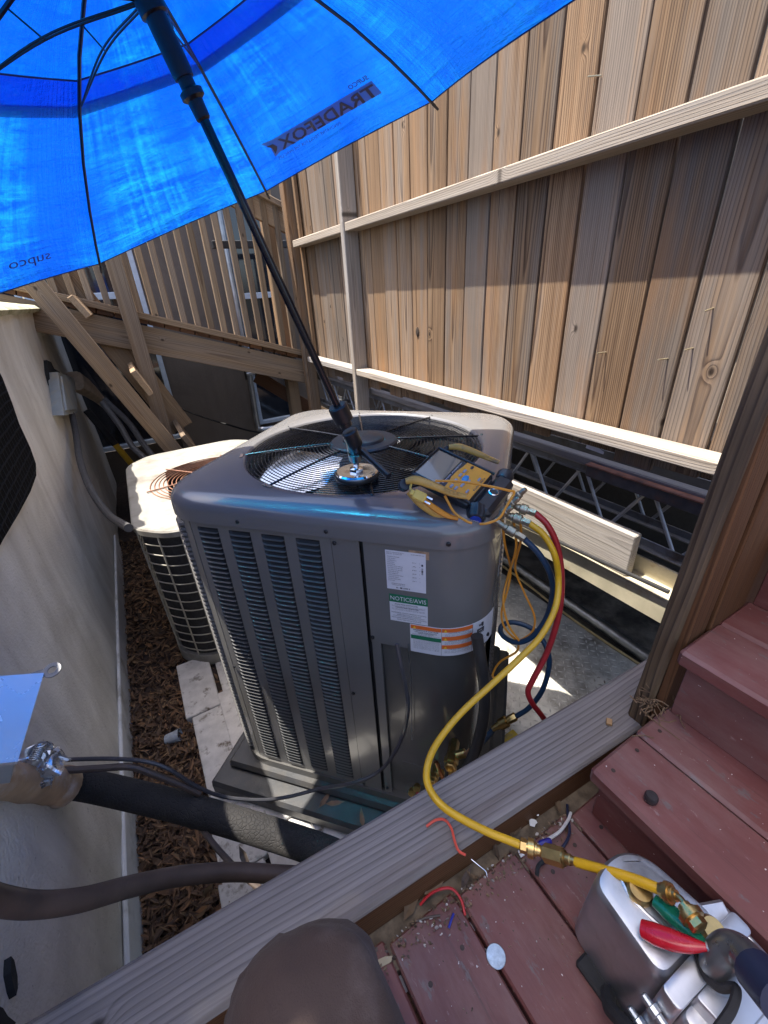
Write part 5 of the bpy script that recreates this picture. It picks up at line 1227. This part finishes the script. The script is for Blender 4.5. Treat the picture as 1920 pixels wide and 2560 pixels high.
# disconnect box with tilted sky-lit lid
db = thing('disconnect_box', (-.40, .78, -.76), 'grey steel disconnect box with its smooth flat lid by the left edge', 'disconnect box')
M_DB = plain('pale_grey_enamel', (.62, .62, .63), .26, .55, .05, 8, .03, 200, coat=.7)
ln = Vector((.44, -.30, .85)).normalized(); lp = gd(110, 1682, 1.06)
def onl(u, v, h=0): r = ray(u, v); return r*(lp.dot(ln)/r.dot(ln))+ln*h
Q = [onl(110, 1682), onl(44, 1904), onl(-75, 1916), onl(-60, 1694)]
lid = MB().add(Q+[p-ln*.009 for p in Q], [(0, 3, 2, 1), (4, 5, 6, 7), (0, 1, 5, 4), (1, 2, 6, 5), (2, 3, 7, 6), (3, 0, 4, 7)])
mk('lid', lid, M_DB, db, None, False)
ring = MB(); c_ = onl(112, 1679, -.004); Mr = frame(c_, (1, 0, 0), ln); n_ = 24; rows = []
for r_, z0 in ((.015, -.0015), (.015, .0015), (.007, .0015), (.007, -.0015), (.015, -.0015)): rows.append([(r_*math.cos(6.283*k/n_)+.012, r_*math.sin(6.283*k/n_), z0) for k in range(n_)])
ring.grid(rows, Mr, wrap=True).box((-.02, -.009, -.0014), (-.002, .009, .0014), 0, Mr)
mk('hasp_ring', ring, plain('dull_zinc', (.20, .20, .20), .5), db)
ya, yb, x1_ = .72, .86, -.33
cq = sum(Q, Vector())/4; q1 = [cq+(p-cq)*.86-ln*.0092 for p in Q]; q2 = [p-ln*.085 for p in q1]
mk('box_body', MB().add(q1+q2, [(0, 3, 2, 1), (4, 5, 6, 7), (0, 1, 5, 4), (1, 2, 6, 5), (2, 3, 7, 6), (3, 0, 4, 7)]), M_GREYBOX, db, None, False)

# ------------------------------------------------------------------ vacuum pump
vp = thing('vacuum_pump', (.43, -.05, DZ), 'silver cast vacuum pump with brass caps standing on the red deck', 'vacuum pump')
ZP = -.800
def rbox(poly, z0, z1, r=.018, top=.012, n=5):
    R_ = rnd(poly, r, n); cx = sum(p[0] for p in R_)/len(R_); cy = sum(p[1] for p in R_)/len(R_); rows = []
    for off, z in ((.004, z0), (0.004, z0+.01), (0, z1-top), (-top*.12, z1-top*.5), (-top*.45, z1-top*.12), (-top, z1)):
        rows.append([(x+(x-cx)/math.hypot(x-cx, y-cy)*off, y+(y-cy)/math.hypot(x-cx, y-cy)*off, z) for x, y in R_])
    mb = MB().grid(rows, wrap=True); k_ = len(R_); o = len(mb.v)-k_; mb.f.append(tuple(range(o, o+k_))); return mb
hs = rbox([(.372, .012), (.500, .005), (.492, .100), (.470, .126), (.435, .135), (.385, .126)], DZ+.012, ZP, .020, .014); mk('oil_housing', hs, M_ALU, vp)
rib_ = MB().tube(cr([(.425, .105, ZP+.0005), (.418, .085, ZP+.0005), (.420, .055, ZP+.0005), (.430, .020, ZP+.0005)]), .0028, 6); mk('casting_ridge', rib_, M_ALU, vp)
mk('flange', rbox([(.360, -.012), (.520, -.022), (.522, .004), (.362, .012)], DZ+.004, ZP+.006, .008, .004), M_ALU, vp)
mk('pump_head', rbox([(.372, -.085), (.505, -.095), (.510, -.022), (.368, -.012)], DZ+.012, ZP-.018, .014, .010), M_ALU, vp)
mk('head_block', rbox([(.395, -.060), (.470, -.066), (.474, -.020), (.392, -.014)], ZP-.04, ZP+.002, .006, .004), M_ALU, vp)
for x, y, z in ((.352, -.010, -.835), (.352, -.006, -.90), (.352, -.004, -.96), (.528, -.010, -.83)):
    mk('bolt', MB().lathe([(.0060, -.045), (.0060, .010), (.0085, .011), (.0085, .019), (.0055, .020), (.0048, .030), (.003, .032)], frame((x, y, z), (0, 0, 1), (.1, 1, 0)), 10), M_STEEL, vp)
M_MOT = plain('black_motor_enamel', (.022, .023, .027), .4, 0, .15, 30, .2, 150)
Mm = frame((.445, -.10, -.895), (1, 0, 0), (.04, -1, 0)); mb = MB().lathe([(.070, -.01), (.074, 0), (.074, .20), (.065, .21), (0, .21)], Mm, 40); mk('motor', mb, M_MOT, vp)
for k in range(13): 
    a = rad(-10+k*16.6); mk('cooling_fin', MB().box((.073, -.0012, .01), (.084, .0012, .19), .0004, Mm @ Matrix.Rotation(a-1.3, 4, 'Z')), M_MOT, vp, smooth=False)
mk('foot', MB().box((.355, -.30, DZ), (.530, .10, DZ+.014), .004), M_BLACKMATT, vp, smooth=False)
p = gz(1600, 2228, ZP+.006); mk('oil_cap', MB().lathe([(.016, -.008), (.017, -.004), (.017, .004), (.0145, .008), (.0, .008)], Matrix.Translation((p.x, p.y, ZP+.004)), 24), M_BRASS, vp)
p = gd(1772, 2330, .93); mk('intake_cap', MB().lathe([(.013, -.05), (.013, -.004), (.017, -.002), (.0175, .010), (.014, .016), (0, .016)], frame(p, (1, 0, 0), (.0, -.2, 1)), 20), M_BRASS, vp)
p = gd(1770, 2290, .95); mk('intake_lug', MB().box((-.014, -.030, -.03), (.014, .030, .006), .003, frame(p, gd(1790, 2340, .95)-gd(1755, 2270, .95), (0, 0, 1))), M_ALU, vp, smooth=False)
el = cr(path((1800, 2450, .92), (1792, 2428, .90), (1800, 2398, .885), (1826, 2375, .875), (1860, 2388, .865), (1895, 2430, .85), (1925, 2470, .84)), 8); mk('exhaust_elbow', MB().tube(el, .0195, 18), plain('grey_cast_elbow', (.20, .21, .22), .3, .8, .15, 20, .2, 80), vp)
mk('handle_grip', MB().tube(path((1890, 2428, .852), (1960, 2512, .825)), .024, 18), plain('dark_blue_grip', (.012, .018, .045), .5), vp)
mk('exhaust_seat', MB().lathe([(.032, -.01), (.032, .004), (.027, .006), (.026, -.002)], Matrix.Translation(gd(1800, 2440, .925)), 28), plain('greenish_gasket', (.12, .19, .16), .5), vp)
cable('power_cord', path((1745, 2390, .90), (1765, 2440, .89), (1800, 2470, .88), (1840, 2470, .87), (1830, 2520, .86), (1790, 2580, .85)), .0052, M_BLACKMATT, vp)
cable('power_cord', path((1520, 2480, 1.03), (1525, 2520, 1.0), (1560, 2560, .97), (1600, 2600, .95)), .010, M_BLACKMATT, vp)
# red and green dipped handles
pv_ = gd(1768, 2366, .872)
ph = thing('pliers', pv_, 'pliers with one red and one green dipped handle lying on the pump', 'pliers')
def handle(pts, ws, mat): mk('handle', sweep(MB(), path(*pts), ws, (0, 0, 1), 14, .8), mat, ph)
handle(((1636, 2252, .905), (1680, 2286, .900), (1722, 2324, .892), (1764, 2362, .880)), [(.016, .014), (.0235, .019), (.023, .018), (.018, .014), (.009, .009)], plain('green_vinyl_dip', (.006, .135, .075), .28, 0, .1, 20))
handle(((1606, 2322, .885), (1650, 2340, .878), (1710, 2358, .872), (1766, 2368, .870)), [(.021, .018), (.0255, .020), (.0240, .019), (.018, .014), (.008, .008)], plain('red_vinyl_dip', (.42, .008, .020), .25, 0, .1, 20))
mk('jaw', sweep(MB(), path((1762, 2364, .874), (1790, 2384, .872), (1812, 2400, .87)), [(.010, .009), (.012, .010), (.006, .006)], (0, 0, 1), 10), M_STEEL, ph)

# ------------------------------------------------------------------ small things on deck and steps
p = gz(1240, 2390, DZ+.002); tag(mk('metal_disc', MB().lathe([(.0155, 0), (.0158, .0014), (.0150, .0020), (.0100, .0020), (0, .0020)], Matrix.Translation((p.x, p.y, DZ+.0005)), 28), plain('zinc_disc', (.42, .45, .48), .38, 1, .25, 120, .3, 300), angle=12), 'round shiny zinc knock-out disc over a gap in the deck boards', 'disc')
p = gz(1628, 1994, T1+.008); tag(mk('cap_nut', MB().lathe([(.0095, 0), (.0110, .003), (.0110, .012), (.0085, .016), (0, .0165)], Matrix.Translation((p.x, p.y, T1)), 14), plain('dark_cap', (.035, .030, .030), .22)), 'small dark round cap on the first red step', 'cap')
def wire(label, pts, r, mat, z=None, cat='wire', name='wire_scrap'):
    P = [gz(u, v, (z if z is not None else DZ)+r+dz) for u, v, dz in pts]; return tag(cable(name, P, r, mat, None, 7, 8), label, cat)
RW = plain('red_wire_jacket', (.42, .020, .025), .35); OW = plain('coral_wire_jacket', (.66, .085, .05), .38)
wire('short red wire scrap bent over a gap between deck boards', ((1050, 2262, 0), (1072, 2238, .010), (1100, 2223, .016), (1130, 2222, .014), (1152, 2248, .008), (1163, 2288, 0)), .0024, RW)
wire('coral wire scrap curled on the grey timber', ((1066, 2066, 0), (1090, 2050, .006), (1112, 2050, .010), (1128, 2070, .010), (1136, 2100, .006), (1146, 2126, .003), (1164, 2138, .0)), .0024, OW, -.900)
wire('bare silver wire tip on the deck beside the coral wire', ((1176, 2146, .012), (1200, 2166, .008), (1214, 2178, .004), (1218, 2192, 0)), .0011, M_CHROME)
wire('white wire with blue crimp cap by the foot of the step', ((1300, 2140, 0), (1330, 2120, .004), (1370, 2098, .016), (1400, 2078, .018), (1420, 2050, .010), (1427, 2032, .004)), .0030, M_WHITE)
p = gz(1364, 2106, DZ+.02); tag(mk('crimp_cap', MB().lathe([(.0045, -.012), (.0060, -.008), (.0060, .010), (.004, .013)], along(gz(1350, 2110, DZ+.018), gz(1382, 2100, DZ+.020)) @ Matrix.Translation((0, 0, .010)), 12), plain('violet_cap', (.022, .018, .20), .4)), 'small violet-blue crimp cap on the white wire', 'crimp cap')
wire('dark blue wire curving behind the white wire', ((1352, 2160, 0), (1385, 2140, .004), (1412, 2110, .008), (1424, 2080, .008), (1420, 2040, .004), (1418, 2012, 0)), .0028, plain('navy_wire_jacket', (.018, .022, .05), .4))
wire('dark wire stub poking out by the brass coupler', ((1342, 2190, 0), (1346, 2165, .006), (1360, 2150, .010)), .0036, M_BLACKMATT)
wire('green wire clipping beside the brown knee', ((932, 2448, .002), (950, 2454, .004), (968, 2474, .001)), .0016, plain('green_wire', (.05, .20, .05), .45))
wire('tiny blue wire clipping on the red deck', ((1122, 2320, .001), (1128, 2300, .002), (1134, 2284, .001)), .0020, plain('blue_wire', (.02, .03, .30), .4))
wire('brown twig on the deck below the red wire', ((1040, 2303, .001), (1066, 2294, .003), (1100, 2288, .002)), .0019, W3, None, 'twig', 'twig')
p = gz(950, 2408, DZ+.002); tag(mk('wood_splinter', MB().prism([(-.020, -.003), (-.012, -.006), (.018, -.004), (.022, .002), (.010, .005), (-.016, .004)], 0, .0025, Matrix.Translation((p.x, p.y, DZ+.0006)) @ Matrix.Rotation(-.25, 4, 'Z')), plain('pale_splinter', (.42, .36, .24), .8), smooth=False), 'pale wood splinter lying on the deck by the knee', 'splinter')
p = gz(1522, 1808, -.900); tag(mk('wood_chip', MB().box((-.008, -.006, 0), (.008, .006, .007), .001, Matrix.Translation((p.x, p.y, -.899)) @ Matrix.Rotation(.6, 4, 'Z')), plain('tan_chip', (.40, .25, .12), .8), smooth=False), 'small tan wood chip on top of the timber near the post', 'wood chip')
# dirt, chips and dead leaves along the timber foot
db_ = MB(); rng = random.Random(17)
for i in range(480):
    x = rng.uniform(.0, .53); y = .288-.06*x-abs(rng.gauss(0, .022)); l = rng.uniform(.0012, .0045)
    leaf(db_, x, y, DZ+.001+rng.random()*.004, l, l*rng.uniform(.3, .8), rng.random()*6.28, rng.gauss(0, .3), 0)
for u, v, l, r_ in ((1165, 2195, .022, .4), (1090, 2210, .030, .1), (1030, 2255, .034, .5), (1240, 2128, .020, 1.0), (1395, 2012, .022, .8), (1330, 2040, .020, .2), (1180, 2190, .014, 2.0), (1290, 2075, .022, .1)):
    p = gz(u, v, DZ+.004); leaf(db_, p.x, p.y, DZ+.006, l, l*.28, r_, .1, .004, .3)
for i in range(260):
    x = rng.uniform(0, .52); y = rng.uniform(-.1, .26); l = rng.uniform(.0007, .0018); leaf(db_, x, y, DZ+.0012, l, l*.7, rng.random()*6, 0, 0)
stuff(mk('deck_debris', db_, M_BITS, smooth=False))
for u, v, s_ in ((1332, 2060, .010), (1376, 1996, .006), (1342, 2038, .005)):
    p = gz(u, v, DZ+.003); fl = MB().prism([(s_*math.cos(a)*rng.uniform(.5, 1), s_*math.sin(a)*rng.uniform(.4, .9)) for a in [i*.63 for i in range(10)]], 0, .001, Matrix.Translation((p.x, p.y, DZ+.007)) @ Matrix.Rotation(.2, 4, 'X'))
    tag(mk('paint_flake', fl, M_WHITE, smooth=False), {.010: 'largest white paint flake in the dirt by the timber', .006: 'white paint flake close to the step corner', .005: 'smallest white paint flake in the dirt by the timber'}[s_], 'paint flake')
M_DS = plain('rusted_screw_head', (.06, .04, .032), .6, .5)
for k in range(2, 12):
    for dx in (-.035, .035):
        for yy in (.205, -.50): mk('screw', MB().lathe([(.0040, -.001), (.0040, .0006), (.0025, .0004), (0, .0002)], Matrix.Translation(((xs_[k]+xs_[k+1])/2+dx, yy+dx*.1, DZ)), 8), M_DS, deck)
for x in (.572, .645, .72): 
    for yy in (.215, -.35): mk('screw', MB().lathe([(.0040, -.001), (.0040, .0006), (.0025, .0004), (0, .0002)], Matrix.Translation((x, yy, T1)), 8), M_DS, st)
rc = MB(); rng = random.Random(23); c_ = gz(1628, 1768, T1)
for i in range(30):
    p = c_+Vector((rng.gauss(0, .016), rng.gauss(-.005, .016), rng.random()*.022)); pts = [p]
    for k in range(3): pts.append(pts[-1]+Vector((rng.gauss(0, .010), rng.gauss(0, .010), rng.gauss(-.001, .006))))
    for q in pts: q.z = max(q.z, T1+.001)
    rc.tube(pts, .0013, 4)
for pts in (((1620, 1790), (1660, 1820), (1700, 1850)), ((1580, 1840), (1610, 1838), (1635, 1845)), ((1650, 1800), (1672, 1806), (1690, 1800))):
    rc.tube([gz(u, v, T1+.0018) for u, v in pts], .0012, 4)
o = stuff(mk('root_tangle', rc, plain('dry_root', (.17, .105, .055), .85, 0, .3, 60)))

# ------------------------------------------------------------------ the sitter's knee in brown trousers
pe = thing('person', (.0, .05, DZ), 'person in brown work trousers, only a bent knee showing at the bottom edge', 'person')
m, t, b = nt('brown_canvas'); v = coords(t, False)
c = ramp(t, noise(t, v, 5, 5), [(.35, (.045, .031, .027)), (.65, (.062, .044, .038))]); d_ = noise(t, mapping(t, v, (12, 12, 12), (4, 1, 0)), 1.0, 5, .6)
c = mixc(t, ramp(t, d_, [(.58, (0, 0, 0)), (.72, (.45, .45, .45))]), c, (.13, .105, .10))
L(t, c, b.inputs['Base Color']); b.inputs['Roughness'].default_value = .92; b.inputs['Sheen Weight'].default_value = .06; b.inputs['Specular IOR Level'].default_value = .15
w_ = N(t, 'ShaderNodeTexWave', wave_type='BANDS', bands_direction='DIAGONAL'); w_.inputs['Scale'].default_value = 900; L(t, v, w_.inputs['Vector'])
fold = noise(t, mapping(t, v, (9, 5, 14)), 1.0, 4, .5, .6)
bump(t, b, math_(t, 'ADD', math_(t, 'MULTIPLY', noise(t, v, 700, 2), .25), math_(t, 'MULTIPLY', fold, 3.0)), .6, .004); MATS['trousers'] = m
kn = gd(750, 2466, .555); hip = Vector((kn.x-.05, kn.y-.42, kn.z-.06)); ank = Vector((kn.x+.02, kn.y-.04, DZ+.03))
me = bpy.data.meshes.new('trouser_leg'); P = [hip, hip.lerp(kn, .5)+Vector((0, 0, .01)), hip.lerp(kn, .85)+Vector((0, 0, .004)), kn, kn.lerp(ank, .22)+Vector((0, .012, 0)), kn.lerp(ank, .6), ank, ank+Vector((.02, .05, -.005)), ank+Vector((.04, .15, -.012))]
me.from_pydata([tuple(p) for p in P], [(i, i+1) for i in range(len(P)-1)], [])
lg_ = bpy.data.objects.new('trouser_leg', me); COL.objects.link(lg_); link(lg_, Matrix.Identity(4), pe)
sm = lg_.modifiers.new('skin', 'SKIN'); ss = lg_.modifiers.new('sub', 'SUBSURF'); ss.levels = ss.render_levels = 4
for i, r_ in enumerate((.088, .082, .073, .060, .060, .058, .050, .045, .04)): me.skin_vertices[0].data[i].radius = (r_, r_)
me.skin_vertices[0].data[0].use_root = True
dg = bpy.context.evaluated_depsgraph_get(); dg.update(); me2 = bpy.data.meshes.new_from_object(lg_.evaluated_get(dg)); lg_.modifiers.clear(); lg_.data = me2; me2.materials.clear(); me2.materials.append(m)
from mathutils import noise as mno
for vt in me2.vertices:
    p = vt.co; q = p-kn; a = math.atan2(q.x, q.z)
    f = mno.noise(Vector((p.x*8, p.y*14, p.z*8)))*.6
    f += .9*mno.ridged_multi_fractal(Vector((a*1.1+3, (q.y-q.z)*7, q.x*5)), .9, 2.0, 3, 1.0, 1.6)*.35
    vt.co = p+vt.normal*(f-.2)*.016+Vector((math.copysign(min(abs(q.x), .05), q.x)*.16, 0, -.10*max(0, q.z-.045)*4))
me2.polygons.foreach_set('use_smooth', [True]*len(me2.polygons))
